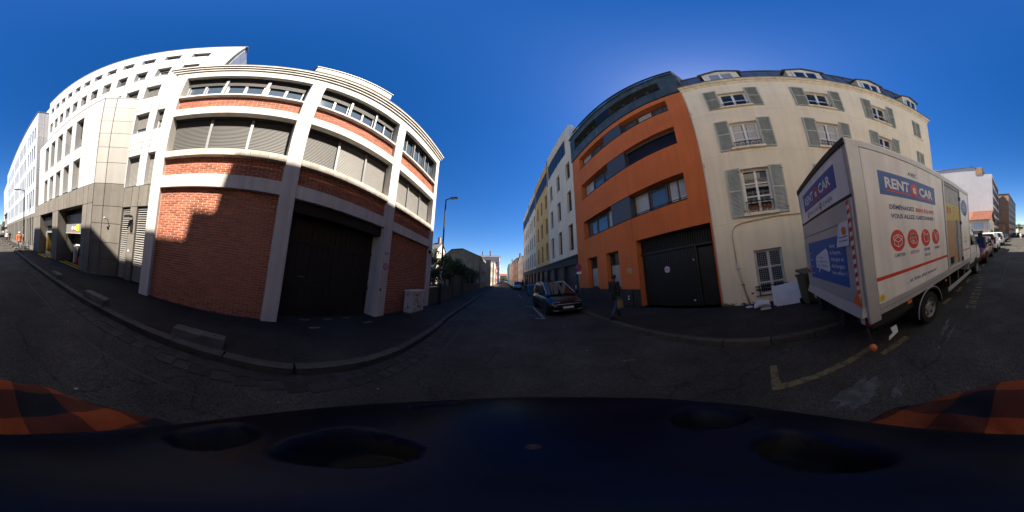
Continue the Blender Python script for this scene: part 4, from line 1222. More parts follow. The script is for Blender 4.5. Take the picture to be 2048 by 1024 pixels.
# ------------------------------------------------------------------ white and yellow building further along (right)
wy = thing('white_yellow_building', 'long white and yellow rendered building with narrow windows and dark shopfronts', 'building', (6.0, 28, 0))
SEC = [(11.95, 19.9, 'white_wall', (12.55, 15.3, 17.95), 20.2), (19.9, 28.2, 'yellow_wall', (20.45, 23.1, 25.7), 19.6), (28.2, 35.5, 'white_wall', (28.9, 31.4, 33.6), 19.6), (35.5, 45.5, 'yellow_wall', (36.5, 39, 42), 19.3)]
for si, (a, b, mt, us_, top) in enumerate(SEC):
    hs_ = []
    for u in us_:
        for (v0, v1) in ((4.3, 6.75), (8.0, 10.3), (11.8, 14.1)): hs_.append((u, u + 1.0, v0, v1))
    band = (a + 1.35, b + (.6 if si == 9 else -.35), 15.85, 18.5) if si == 0 else (a + .3, b - .3, 15.7, 18.3)
    FC.wall('wall', mt if si != 3 else 'white_wall', wy, a, b, 3.75, top, hs_ + [band], .3)
    MB().box(6.31, 16, a + .01, b - .01, 0, top - .1).build('core', mt, wy)
    FC.box('parapet', 'white_frame' if si == 0 else 'cream_trim', wy, a, b - .02, top, top + .08, -.4, .04)
    for h in hs_:
        FC.window(wy, h[0], h[1], h[2], h[3], -.29, frame='window_dark', pane='glass', nm=1, tb=(.25,), fw=.06, fd=.07)
        FC.box('sill', 'cream_trim', wy, h[0] - .04, h[1] + .04, h[2] - .06, h[2], -.1, .03)
    bd = FC.box('window_band', 'navy', wy, band[0], band[1], band[2], band[3], -.3, -.12)
    n = int((band[1] - band[0]) / .9)
    for k in range(n):
        q = (band[1] - band[0]) / n
        FC.window(wy, band[0] + k * q + .02, band[0] + (k + 1) * q - .02, band[2] + .05, band[3] - .05, -.12, frame='navy', pane='navy', nm=1, nt=1, fw=.05, fd=.05)
    FC.box('downpipe', 'dark_metal', wy, b - .12, b - .04, 15.0, top, 0, .06)
FC.box('end_quoin', 'white_frame', wy, 11.9, 11.96, 3.9, 20.28, -.3, .05)
FC.box('shop_cornice', 'plinth', wy, 11.92, 45.5, 3.62, 3.78, -.2, .12)
FC.box('shop_fascia', 'plinth', wy, 11.95, 45.5, 3.0, 3.62, -.3, .02)
u = 12.0
k = 0
while u < 45:
    FC.box('shop_pier', 'plinth', wy, u, u + .35, 0, 3.0, -.3, .03)
    FC.box('shop_door', 'gate_dark', wy, u + .35, u + 3.0, 0, 3.0, -.3, -.2)
    FC.slats('garage_slats', 'gate_dark', wy, u + .4, u + 2.95, .15, 2.5, -.2, -.17, .12, .9, .2)
    if k < 2:
        disc('door_sign', 'sticker_white', wy, (6.19, u + .9, 2.2), (0, -1, 0), (0, 0, 1), .16, thick=.01)
        FC.box('door_notice', 'sticker_white', wy, u + .8, u + 1.0, .9, 1.2, -.17, -.165)
    u += 3.0; k += 1
# no-stopping sign in front of the orange building
sg = thing('road_sign', 'round blue and red no stopping sign with a small white plate on a thin pole', 'sign', (4.85, 9.6, .118))
MB().tube([(4.85, 9.6, .1), (4.85, 9.6, 2.75)], .028, 10).build('pole', 'grey_metal', sg, smooth=True)
disc('sign_rim', 'sign_red', sg, (4.85, 9.565, 2.5), (1, 0, 0), (0, 0, 1), .22, thick=.012)
disc('sign_face', 'sign_blue', sg, (4.85, 9.552, 2.5), (1, 0, 0), (0, 0, 1), .17, thick=.003)
strokes('sign_bar', 'sign_red', sg, (4.85, 9.549, 2.5), (1, 0, 0), (0, 0, 1), [[(-.12, .12), (.12, -.12)]], .05)
MB().box(4.68, 5.02, 9.55, 9.565, 2.08, 2.23).build('sub_plate', 'print_white', sg)

# ------------------------------------------------------------------ rental box truck
def wheel_parts(t, x, y, r, wd, sgn, rim='alu', spokes=5, sub='wheel', z=None):
    """wheel on axis x; sgn = outer side"""
    z = r if z is None else z
    o = sgn * wd / 2
    ty = MB().lathe([(r * .62, -wd / 2), (r * .94, -wd / 2), (r, -wd / 2 + .03), (r, wd / 2 - .03), (r * .94, wd / 2), (r * .62, wd / 2)], (x, y, z), 'x', 28, cap=False).build(sub, 'rubber', t, smooth=False)
    MB().lathe([(r * .63, o * .98), (r * .60, o * .99), (r * .56, o * .62), (r * .30, o * .55), (r * .24, o * .8), (r * .12, o * .84), (.001, o * .84)], (x, y, z), 'x', 24, cap=False).build('rim', rim, ty, smooth=False)
    hb = MB()
    for k in range(spokes):
        a = 2 * math.pi * k / spokes
        c = (x + o * .6, y + r * .44 * math.cos(a), z + r * .44 * math.sin(a))
        hb.lathe([(r * .085, 0), (r * .085, sgn * .012), (.001, sgn * .012)], c, 'x', 8)
    tag(hb.build('rim_holes', 'black', ty), kind='stuff')
    return ty
tr = thing('box_truck', 'white rental box truck with blue logo panels and a raised grey tail lift', 'truck', (2.7, -4.5, 0))
X0, X1 = 1.60, 3.78
YR, YF = -1.16, -5.78
ZB, ZT = .82, 3.30
S = Face((X0, 0, 0), (0, -1, 0), (-1, 0, 0))       # road side, u = -y
Q = Face((0, YR, 0), (-1, 0, 0), (0, 1, 0))        # rear, u = -x
MB().box(X0 + .012, X1 - .012, YF, YR - .05, ZB + .02, ZT - .01).build('box_body', 'truck_white', tr)
S.box('side_panel', 'truck_white', tr, 1.36, 3.62, .97, 3.2, -.01, .004)
S.box('side_panel', 'truck_white', tr, 4.86, 5.70, .93, 3.2, -.01, .004)
S.box('corner_post', 'alu', tr, 1.16, 1.352, .72, 3.28, -.06, .012, bevel=.01)
S.box('top_rail', 'alu', tr, 1.16, 5.79, 3.205, 3.31, -.08, .014, bevel=.01)
S.box('bottom_rail', 'alu', tr, 1.355, 5.79, .80, .965, -.06, .012, bevel=.008)
S.box('rail_groove', 'grey_metal', tr, 1.36, 5.78, .875, .885, .0, .0135)
S.box('front_post', 'alu', tr, 5.705, 5.79, .965, 3.2, -.06, .010)
MB().box(X1 - .06, X1 + .012, YF, YR, ZB, ZT).build('far_side', 'alu', tr)
MB().box(X0 - .01, X1 + .01, YF - .01, YR, 3.3, 3.34).build('roof_panel', 'truck_white', tr)
rv = MB()
for k in range(58):
    u = 1.42 + k * .0755
    for v in (.935, 3.225):
        rv.lathe([(.006, 0), (.005, .004), (.001, .005)], S.P(u, v, .012), 'x', 6)
tag(rv.build('rivets', 'grey_metal', tr), kind='stuff')
# side roller door with poster
for (a, b) in ((3.63, 3.70), (4.78, 4.855)): S.box('door_frame', 'alu', tr, a, b, .9, 3.2, -.02, .02)
S.box('door_track', 'grey_metal', tr, 3.70, 4.78, 3.1, 3.2, -.03, .006)
dr = S.box('side_door', 'poster_grey', tr, 3.70, 4.78, .9, 3.1, -.03, -.006)
S.box('door_poster', 'poster_grey', dr, 3.72, 4.76, 2.66, 3.06, -.006, -.003)
S.box('door_poster', 'poster_yellow', dr, 3.72, 4.76, 2.18, 2.64, -.006, -.003)
S.box('door_poster', 'poster_tan', dr, 3.72, 4.30, 1.25, 2.18, -.006, -.003)
S.box('door_poster', 'poster_tan', dr, 4.02, 4.55, 1.05, 1.3, -.0058, -.002)
for (u, v) in ((4.35, 2.5), (4.62, 2.5), (4.35, 2.28), (4.62, 2.28)):
    disc('poster_ring', 'poster_tan', dr, S.P(u, v, -.003), S.u, (0, 0, 1), .12, .1, thick=.002)
    disc('poster_ring', 'poster_yellow', dr, S.P(u, v, -.001), S.u, (0, 0, 1), .09, .075, thick=.002)
for u in (3.85, 4.02): strokes('poster_print', 'logo_red', dr, S.P(u, 2.45, -.003), S.u, (0, 0, 1), [[(-.06, -.06), (.06, .06)], [(-.06, .06), (.06, -.06)], [(0, -.1), (0, .1)]], .03)
for (u, v) in ((4.79, 2.9), (4.79, 2.15), (4.79, 1.05)): S.box('hinge', 'dark_metal', tr, u - .03, u + .06, v - .05, v + .05, .0, .03)
MB().tube([S.P(4.45, 1.0, .02), S.P(4.45, 2.2, .02)], .018, 8).build('lock_bar', 'alu', tr)
S.box('lock_case', 'dark_metal', tr, 3.86, 4.02, 1.05, 1.22, -.006, .03)
# printed graphics on the side
U, V_ = S.u, Vector((0, 0, 1))
lg = S.box('logo_panel', 'logo_blue', tr, 1.605, 3.19, 2.475, 2.865, .004, .006)
text('lettering', 'RENT', 'print_white', lg, S.P(1.72, 2.60, .006), U, V_, .17, width=.57, bold=.035)
text('lettering', 'CAR', 'print_white', lg, S.P(2.58, 2.585, .006), U, V_, .17, width=.49, bold=.035)
disc('logo_ball', 'logo_red', lg, S.P(2.435, 2.665, .006), U, V_, .115, .125, thick=.0015)
text('lettering', 'a', 'print_white', lg, S.P(2.435, 2.61, .008), U, V_, .14, bold=.05, align='CENTER')
strokes('logo_line', 'logo_red', lg, S.P(0, 0, .006), U, V_, [[(1.74, 2.555), (2.40, 2.555), (2.43, 2.50)], [(2.52, 2.55), (3.09, 2.545)]], .024)
text('lettering', 'AVEC', 'text_blue', tr, S.P(2.29, 2.93, .005), U, V_, .075, width=.25, bold=.02)
text('lettering', 'D\u00c9M\u00c9NAGEZ', 'text_blue', tr, S.P(1.755, 2.265, .005), U, V_, .068, width=.62, bold=.025)
text('lettering', 'BIEN \u00c9QUIP\u00c9,', 'logo_red', tr, S.P(2.42, 2.262, .005), U, V_, .068, width=.66, bold=.025)
text('lettering', 'VOUS ALLEZ CARTONNER !', 'text_blue', tr, S.P(1.765, 2.125, .005), U, V_, .068, width=1.32, bold=.025)
IC = [(1.865, 'CARTON', .25), (2.265, 'SCOTCH', .25), (2.675, 'PAPIER', .22), (3.085, 'DIABLE', .22)]
for i, (u, s_, wd_) in enumerate(IC):
    dd = disc('icon_disc', 'logo_red', tr, S.P(u, 1.785, .004), U, V_, .163, .163, thick=.0015)
    L = []
    if i == 0:
        L = [[(-.09, .0), (0, -.04), (.09, 0), (.09, -.07), (0, -.115), (-.09, -.07), (-.09, 0)], [(0, -.04), (0, -.115)], [(-.09, 0), (0, .04), (.09, 0)], [(-.09, 0), (-.11, .035), (-.01, .075), (0, .04)], [(.09, 0), (.11, .035), (.01, .075), (0, .04)]]
    elif i == 1:
        el = lambda cx, cy, a, b: [(cx + a * math.cos(t * .45), cy + b * math.sin(t * .45)) for t in range(15)]
        L = [el(0, .04, .085, .04), el(0, .04, .035, .016), [(-.085, .04), (-.085, -.05), (-.04, -.09), (.03, -.09), (.1, -.09), (.1, -.05), (.085, -.03), (.085, .04)], [(-.04, -.03), (-.02, -.07), (0, -.03), (.02, -.07)]]
    elif i == 2:
        L = [[(-.07, .07), (-.05, -.09), (.08, -.09), (.08, .06), (-.02, .04), (-.03, .09), (-.07, .07)], [(-.07, .07), (-.06, .1), (-.03, .09)]]
    else:
        L = [[(-.09, .09), (-.06, .09), (-.01, -.07), (.08, -.04)], [(-.02, -.03), (.06, 0), (.08, .07), (.0, .04)], [(.02, -.1), (.05, -.08), (.02, -.06)], [(0, .04), (-.02, -.03)]]
    strokes('icon_print', 'print_white', dd, S.P(u, 1.80, .0056), U, V_, L, .012)
    text('lettering', s_, 'text_blue', tr, S.P(u - (.115 if i < 2 else .09), 1.54, .005), U, V_, .05, width=wd_, bold=.02)
text('lettering', 'BULLE', 'text_blue', tr, S.P(2.60, 1.44, .005), U, V_, .05, width=.2, bold=.02)
S.box('red_stripe', 'logo_red', tr, 1.36, 3.62, 1.275, 1.325, .004, .006)
S.box('red_stripe', 'logo_red', tr, 4.86, 5.70, 1.265, 1.30, .004, .006)
text('lettering', '... et bien plus encore !', 'text_blue', tr, S.P(1.95, 1.085, .005), U, V_, .062, width=1.08, bold=.015)
bp = disc('speech_bubble', 'logo_blue', tr, S.P(5.24, 2.68, .004), U, V_, .33, .27, thick=.002)
MB().slab([S.P(5.2, 2.5, .004), S.P(5.36, 2.36, .004), S.P(5.4, 2.5, .004)], S.n * .002).build('bubble_tail', 'logo_blue', bp)
for k, s_ in enumerate(('livraison', 'offerte', 'ou retrait')):
    text('lettering', s_, 'print_white', bp, S.P(5.05, 2.75 - k * .08, .0075), U, V_, .035, width=.36)
text('lettering', '... louez', 'text_blue', tr, S.P(5.0, 1.66, .005), U, V_, .045, width=.32)
text('lettering', 'en ligne !', 'text_blue', tr, S.P(4.95, 1.54, .005), U, V_, .05, width=.45)
disc('round_sticker', 'sign_yellow', tr, S.P(1.42, 1.03, .004), U, V_, .05, thick=.002)
strokes('sticker_print', 'logo_red', tr, S.P(1.42, 1.03, .006), U, V_, [[(-.03, .015), (.03, .015)], [(-.025, -.01), (.025, -.01)]], .006)
# rear: upper door, tail lift
Q.box('rear_frame', 'alu', tr, -X1, -X1 + .08, .9, 3.3, -.05, .006)
Q.box('rear_frame', 'dark_metal', tr, -X1, -X0, 3.22, 3.33, -.05, .02)
ud = Q.box('rear_door', 'truck_white', tr, -3.70, -1.67, 2.45, 3.22, -.05, .0)
Q.box('door_seal', 'black', tr, -3.75, -1.63, 2.405, 2.45, -.05, .012)
lg2 = Q.box('logo_panel', 'logo_blue', ud, -3.44, -1.95, 2.66, 3.06, .0, .003)
QU = Q.u
text('lettering', 'RENT', 'print_white', lg2, Q.P(-3.34, 2.78, .003), QU, V_, .17, width=.52, bold=.035)
text('lettering', 'CAR', 'print_white', lg2, Q.P(-2.56, 2.78, .003), QU, V_, .17, width=.46, bold=.035)
disc('logo_ball', 'logo_red', lg2, Q.P(-2.69, 2.85, .003), QU, V_, .10, .12, thick=.0015)
text('lettering', 'a', 'print_white', lg2, Q.P(-2.69, 2.79, .005), QU, V_, .13, bold=.05, align='CENTER')
strokes('logo_line', 'logo_red', lg2, Q.P(0, 0, .003), QU, V_, [[(-3.32, 2.73), (-2.74, 2.73), (-2.7, 2.68)], [(-2.6, 2.73), (-2.1, 2.73)]], .022)
text('lettering', 'PROCHE', 'text_blue', ud, Q.P(-3.15, 2.52, .001), QU, V_, .07, width=.48, bold=.01, space=1.3)
text('lettering', 'CHER', 'text_blue', ud, Q.P(-2.48, 2.52, .001), QU, V_, .07, width=.36, bold=.01, space=1.3)
for u in (-3.25, -2.58):
    disc('pin_mark', 'logo_red', ud, Q.P(u, 2.565, .0), QU, V_, .05, .055, thick=.002)
    MB().slab([Q.P(u - .03, 2.53, 0), Q.P(u + .03, 2.53, 0), Q.P(u, 2.47, 0)], Q.n * .002).build('pin_mark', 'logo_red', ud)
    disc('pin_hole', 'print_white', ud, Q.P(u, 2.57, .002), QU, V_, .02, thick=.001)
tl = MB().hexa([Q.P(-3.74, 1.0, -.02), Q.P(-1.64, 1.0, -.02), Q.P(-1.64, 1.0, .05), Q.P(-3.74, 1.0, .05), Q.P(-3.74, 2.40, -.02), Q.P(-1.64, 2.40, -.02), Q.P(-1.64, 2.40, .02), Q.P(-3.74, 2.40, .02)]).build('tail_lift', 'alu', tr, bevel=.006)
Q.box('lift_fold', 'grey_metal', tl, -3.74, -1.64, 2.105, 2.115, .0, .031)
MB().hexa([Q.P(-3.78, .84, -.02), Q.P(-1.62, .84, -.02), Q.P(-1.62, .84, .10), Q.P(-3.78, .84, .10), Q.P(-3.76, 1.0, -.02), Q.P(-1.64, 1.0, -.02), Q.P(-1.64, 1.0, .05), Q.P(-3.76, 1.0, .05)]).build('lift_lip', 'alu', tl)
ps = MB().hexa([Q.P(-3.44, 1.22, .035), Q.P(-1.88, 1.22, .035), Q.P(-1.88, 1.22, .048), Q.P(-3.44, 1.22, .048), Q.P(-3.44, 1.96, .01), Q.P(-1.88, 1.96, .01), Q.P(-1.88, 1.96, .036), Q.P(-3.44, 1.96, .036)]).build('poster', 'poster_blue', tr)
bub = MB().slab([Q.P(u, v, .043) for u, v in ((-3.08, 1.44), (-3.06, 1.62), (-3.0, 1.68), (-2.52, 1.80), (-2.46, 1.74), (-2.44, 1.44), (-2.5, 1.40), (-2.86, 1.44), (-2.98, 1.34), (-2.95, 1.45))], Q.n * .006).build('speech_bubble', 'print_white', ps)
for k, (s_, w_) in enumerate((('louer', .2), ('un camion', .46), ('sans effort', .46))):
    text('lettering', s_, 'poster_blue', bub, Q.P(-2.76, 1.63 - k * .075, .05), QU, V_, .045, width=w_, align='CENTER')
for k, (s_, w_) in enumerate((('Avec', .2), ('le hayon,', .36), ('chargez et', .42), ('d\u00e9chargez', .42), ('sans effort !', .46))):
    text('lettering', s_, 'print_white', ps, Q.P(-2.37, 1.80 - k * .105, .045), QU, V_, .06, width=w_, bold=.01, thick=.004)
for k in range(4): strokes('small_print', 'print_white', ps, Q.P(-3.4, 1.74 - k * .14, .046), QU, V_, [[(0, 0), (.12 + .04 * (k % 2), 0)]], .012)
pp = MB().hexa([Q.P(-2.10, 1.79, .05), Q.P(-1.76, 1.80, .05), Q.P(-1.76, 1.80, .056), Q.P(-2.10, 1.79, .056), Q.P(-1.97, 2.12, .04), Q.P(-1.73, 2.12, .04), Q.P(-1.73, 2.12, .046), Q.P(-1.97, 2.12, .046)]).build('hanging_notice', 'print_white', tr)
disc('notice_logo', 'orange_plastic', pp, Q.P(-1.85, 2.0, .05), QU, V_, .055, thick=.006)
for k in range(2): strokes('small_print', 'text_blue', pp, Q.P(-2.0, 1.92 - .05 * k, .055), QU, V_, [[(0, 0), (.22, 0)]], .012)
for k, (v, c_) in enumerate(((1.5, 'sticker_white'), (1.42, 'sticker_white'), (1.33, 'sign_red'))):
    Q.box('label_sticker', c_, tl, -3.73, -3.5, v - .03, v + .05, .045, .05)
Q.box('label_sticker', 'sticker_white', tl, -3.735, -3.68, 1.75, 1.95, .035, .04)
# red and white warning tape beside the lift, orange flag
n = 22
for k in range(n):
    v = 1.1 + k * (2.35 - 1.1) / n; h = (2.35 - 1.1) / n
    MB().slab([Q.P(-1.70, v, .056), Q.P(-1.645, v + .02, .056), Q.P(-1.645, v + h + .02, .056), Q.P(-1.70, v + h, .056)], Q.n * .003).build('warning_tape', 'logo_red' if k % 2 else 'print_white', tr)
MB().slab([Q.P(-1.79, 1.03, .08), Q.P(-1.63, 1.0, .08), Q.P(-1.64, 1.10, .07), Q.P(-1.69, 1.22, .06)], Q.n * .006).build('warning_flag', 'orange_plastic', tr)
# underrun bar, lights, plate, exhaust box
MB().box(1.75, 3.6, YR - .35, YR - .05, .50, .62).build('underrun_bar', 'dark_metal', tr)
MB().box(1.64, 2.02, YR - .12, YR - .06, .68, .80).build('light_carrier', 'dark_metal', tr)
for (a, m_) in ((1.63, 'red_lens'), (1.73, 'plate'), (1.82, 'red_lens')): MB().box(a, a + .085, YR - .10, YR + .0, .66, .80).build('tail_light', m_, tr, bevel=.01)
for (a, m_) in ((3.45, 'red_lens'), (3.55, 'plate'), (3.64, 'red_lens')): MB().box(a, a + .085, YR - .10, YR + .0, .66, .80).build('tail_light', m_, tr, bevel=.01)
MB().box(2.75, 3.05, YR + .05, YR + .065, .90, .98).build('number_plate', 'plate', tr)
for x in (2.2, 3.1):
    MB().box(x, x + .16, YR - .3, YR + .06, .48, .84).build('lift_arm', 'black', tr, bevel=.02)
mk_ = MB().tube([(1.66, -1.14, .66), (1.56, -1.10, .50), (1.50, -1.08, .42)], .02, 8).build('marker_arm', 'rubber', tr)
MB().ball((1.495, -1.07, .43), .055, .045, .055, 14, 9).build('marker_light', 'orange_plastic', mk_, smooth=True)
MB().slab([(1.60, -1.5, .50), (1.60, -1.62, .50), (1.60, -1.64, .36), (1.60, -1.44, .30), (1.60, -1.45, .36), (1.60, -1.53, .39)], (.01, 0, 0)).build('mud_label', 'print_white', tr)
MB().tube([(1.82, -1.35, .60), (1.82, -1.98, .60)], .15, 18).build('air_tank', 'rubber', tr, smooth=False)
MB().box(2.0, 3.4, -8.0, YR - .1, .55, .80).build('chassis', 'black', tr)
MB().box(1.62, 1.66, -1.2, -2.1, .62, .80).build('skirt', 'black', tr)
S.box('side_marker', 'orange_plastic', tr, 1.95, 2.05, .73, .78, -.02, .003)
S.box('side_marker', 'orange_plastic', tr, 3.42, 3.5, .70, .74, -.02, .003)
# wheels, arches, side guard
wheel_parts(tr, 1.74, -2.68, .345, .22, -1, 'wheel_rim', 6)
wheel_parts(tr, 2.02, -2.68, .345, .2, -1, 'dark_metal', 6)
wheel_parts(tr, 2.86, -2.68, .345, .2, 1, 'dark_metal', 6)
wheel_parts(tr, 1.74, -6.95, .33, .2, -1, 'wheel_rim', 6)
wheel_parts(tr, 2.87, -6.95, .33, .2, 1, 'grey_metal', 6)
ar = MB()
rings = []
for k in range(15):
    a = R(-8 + 196 * k / 14)
    c, s_ = math.cos(a), math.sin(a)
    y, z = -2.68 + .46 * c, .36 + .42 * s_
    y2, z2 = -2.68 + .43 * c, .36 + .39 * s_
    rings.append([(1.60, y, z), (2.1, y, z), (2.1, y2, z2), (1.60, y2, z2)])
ar.loft(rings)
ar.build('mudguard', 'rubber', tr)
MB().tube([(1.598, -2.68 + .475 * math.cos(R(a)), .36 + .435 * math.sin(R(a))) for a in range(-8, 190, 9)], .009, 6).build('mudguard_rim', 'alu', tr)
S.box('side_guard', 'alu', tr, 3.60, 5.75, .37, .47, -.04, -.01)
for u in (3.75, 4.4, 5.0, 5.6): S.box('guard_bracket', 'grey_metal', tr, u, u + .04, .47, .82, -.05, -.03)
# cab
def cab_ring(y, zb, zt, hb, ht, zc):
    xc = 2.70
    return [(xc - hb, y, zb), (xc - hb - .02, y, (zb + zc) / 2), (xc - hb, y, zc), (xc - ht, y, zt - .05), (xc - ht + .12, y, zt), (xc + ht - .12, y, zt), (xc + ht, y, zt - .05), (xc + hb, y, zc), (xc + hb + .02, y, (zb + zc) / 2), (xc + hb, y, zb)]
cbm = MB().loft([cab_ring(-5.82, .45, 2.42, .98, .84, 1.35), cab_ring(-6.6, .42, 2.48, .98, .82, 1.33), cab_ring(-7.0, .42, 2.2, .98, .84, 1.32), cab_ring(-7.65, .44, 1.36, .97, .86, 1.24), cab_ring(-8.1, .46, 1.12, .93, .8, 1.02), cab_ring(-8.32, .48, .85, .84, .7, .78)]).build('cab', 'van_white', tr, smooth=False, bevel=.02)
MB().slab([(1.705, -5.98, 1.38), (1.705, -7.25, 1.36), (1.80, -6.98, 2.0), (1.855, -6.6, 2.25), (1.85, -5.98, 2.25)], (-.012, 0, .0)).build('side_window', 'car_glass', tr)
MB().slab([(1.74, -5.94, 1.34), (1.74, -7.45, 1.31), (1.70, -7.45, 1.31), (1.70, -5.94, 1.34)], (0, 0, .035)).build('window_trim', 'rubber', tr)
MB().slab([(1.95, -7.62, 1.40), (3.45, -7.62, 1.40), (3.36, -7.02, 2.2), (2.04, -7.02, 2.2)], (0, -.02, .02)).build('windscreen', 'car_glass', tr)
MB().box(1.70, 1.722, -5.95, -6.0, .6, 2.3).build('door_gap', 'rubber', tr)
MB().box(1.70, 1.724, -7.2, -7.22, .6, 1.32).build('door_gap', 'rubber', tr)
MB().box(1.69, 1.715, -6.0, -6.16, 1.16, 1.22).build('door_handle', 'rubber', tr)
MB().box(1.695, 1.72, -5.9, -8.2, .44, .62).build('sill_trim', 'rubber', tr)
text('lettering', 'a', 'logo_red', tr, (1.698, -6.55, .93), (0, -1, 0), (0, 0, 1), .1, bold=.04)
text('lettering', 'CAR', 'logo_red', tr, (1.698, -6.65, .94), (0, -1, 0), (0, 0, 1), .08, width=.2, bold=.03)
mr = MB().box(1.38, 1.58, -7.12, -7.02, 1.38, 1.82).build('mirror', 'rubber', tr, bevel=.03)
MB().box(1.40, 1.56, -7.018, -7.012, 1.42, 1.78).build('mirror_glass', 'grey_glass', mr)
MB().tube([(1.58, -7.08, 1.45), (1.74, -7.15, 1.42)], .02, 7).build('mirror_arm', 'rubber', mr)
ra = []
for k in range(13):
    a = R(180 * k / 12); ra.append([(1.69, -6.95 + .42 * math.cos(a), .33 + .42 * math.sin(a)), (1.98, -6.95 + .42 * math.cos(a), .33 + .42 * math.sin(a)), (1.98, -6.95 + .37 * math.cos(a), .33 + .37 * math.sin(a)), (1.69, -6.95 + .37 * math.cos(a), .33 + .37 * math.sin(a))])
MB().loft(ra).build('wheel_arch', 'rubber', tr)
MB().box(1.705, 1.99, -6.95 - .36, -6.95 + .36, .3, .62).build('wheel_well', 'black', tr)
MB().box(1.82, 3.58, -8.36, -8.2, .4, .72).build('front_bumper', 'rubber', tr, bevel=.03)
MB().box(1.86, 2.2, -8.3, -8.1, .80, 1.0).build('headlight', 'lamp_lens', tr, bevel=.03)

# ------------------------------------------------------------------ cars
def make_car(name, label, cat, group, paint, L=4.4, W=1.8, H=1.5, hood=1.05, kind='car', taper=.6, ws=.85):
    """front towards +y, origin on the ground at the middle"""
    t = local_thing(name, label, cat, group)
    hl = L / 2; hw = W / 2
    belt = H * .60
    van = kind == 'van'
    yb = -hl + (.06 if van else .25)             # rear base of the cabin
    yt = -hl + (.16 if van else taper)           # rear edge of the roof
    wb = hl - hood                               # windscreen base
    wt = wb - (.62 if van else ws)              # windscreen top
    def ring(y, zb, zm, zt, w):
        return [(-w * .90, y, zb), (-w, y, zb + .12), (-w * 1.0, y, zm), (-w * .94, y, zt), (-w * .5, y, zt + .03), (w * .5, y, zt + .03), (w * .94, y, zt), (w * 1.0, y, zm), (w, y, zb + .12), (w * .90, y, zb)]
    st = [(-hl, .34, .62, belt - .12, hw * .84), (-hl + .10, .24, .62, belt, hw * .94), (-hl * .55, .2, .62, belt + .02, hw), (0, .19, .6, belt + .01, hw), (wb - .05, .2, .6, belt - .01, hw), (hl - .55, .21, .58, belt - .12, hw * .98), (hl - .16, .24, .52, belt - .26, hw * .90), (hl, .32, .48, belt - .42, hw * .76)]
    MB().loft([ring(*s_) for s_ in st]).build('body', paint, t, smooth=True, sub=1)
    gw0, gw1 = hw * .93, hw * .74
    zb0 = belt - .01
    gr = lambda y, zb, zt, w0, w1: [(-w0, y, zb), (-(w0 + w1) / 2, y, (zb + zt) / 2), (-w1, y, zt - .03), (-w1 * .8, y, zt), (w1 * .8, y, zt), (w1, y, zt - .03), ((w0 + w1) / 2, y, (zb + zt) / 2), (w0, y, zb)]
    MB().loft([gr(yb, zb0, zb0 + .04, gw0 * .96, gw0 * .9), gr(yt, zb0, H - .06, gw0, gw1 * .97), gr((yt + wt) / 2, zb0, H, gw0, gw1), gr(wt, zb0, H - .03, gw0, gw1), gr(wb, zb0 - .03, zb0 + .01, gw0 * .97, gw0 * .92)]).build('cabin', paint, t, smooth=False, bevel=.03)
    def patch(nm, a, b, c, d, bulge, n=(6, 4)):
        a, b, c, d = map(Vector, (a, b, c, d)); nn = (b - a).cross(d - a).normalized()
        mb = MB()
        idx = {}
        for i in range(n[0] + 1):
            for j in range(n[1] + 1):
                u, v = i / n[0], j / n[1]
                p = (a * (1 - u) + b * u) * (1 - v) + (d * (1 - u) + c * u) * v + nn * (.012 + bulge * (4 * u * (1 - u)) ** .6)
                idx[i, j] = len(mb.v); mb.v.append(tuple(p))
        for i in range(n[0]):
            for j in range(n[1]): mb.f.append((idx[i, j], idx[i + 1, j], idx[i + 1, j + 1], idx[i, j + 1]))
        return mb.build(nm, 'car_glass', t, smooth=True, fix=False)
    patch('windscreen', (gw0 * .88, wb - .04, zb0 + .02), (-gw0 * .88, wb - .04, zb0 + .02), (-gw1 * .88, wt + .03, H - .07), (gw1 * .88, wt + .03, H - .07), .05)
    patch('rear_window', (-gw0 * .84, yb + .02, zb0 + .08), (gw0 * .84, yb + .02, zb0 + .08), (gw1 * .84, yt - .03, H - .12), (-gw1 * .84, yt - .03, H - .12), .02)
    m1 = (wb + yb) / 2 + .15
    for s_ in (-1, 1):
        q = lambda y, f: (s_ * (gw0 + (gw1 - gw0) * f) * 1.0, y, zb0 + .03 + (H - .1 - zb0 - .03) * f)
        fr_t, re_t = wt - .06, yt + .12
        segs = [((wb - .22, m1 + .04), (fr_t, m1 + .04))]
        if not van: segs.append(((m1 - .04, yb + .4), (m1 - .04, re_t + .05)))
        for (b0, b1), (t0, t1) in segs:
            pts = [q(b0, 0), q(b1, 0), q(t1, .93), q(t0, .93)]
            if s_ > 0: pts = [pts[1], pts[0], pts[3], pts[2]]
            patch('side_window', *pts, .004, (3, 3))
    wy = hl - .86 * (L / 4.4); ry = -hl + .82 * (L / 4.4)
    r = .325 if H < 1.7 else .32
    for y in (wy, ry):
        for s_ in (-1, 1):
            wheel_parts(t, s_ * (hw - .12), y, r, .2, s_, 'alu', 5)
            arc = []
            for k in range(11):
                a = R(180 * k / 10); c_, d_ = math.cos(a), math.sin(a)
                arc.append([(s_ * (hw * 1.005), y + (r + .06) * c_, r + (r + .06) * d_), (s_ * (hw - .3), y + (r + .06) * c_, r + (r + .06) * d_), (s_ * (hw - .3), y + (r + .02) * c_, r + (r + .02) * d_), (s_ * (hw * 1.005), y + (r + .02) * c_, r + (r + .02) * d_)])
            MB().loft(arc).build('wheel_arch', 'rubber', t)
            MB().tube([(s_ * (hw - .28), y, r), (s_ * (hw + .001), y, r)], r + .02, 18).build('wheel_well', 'black', t)
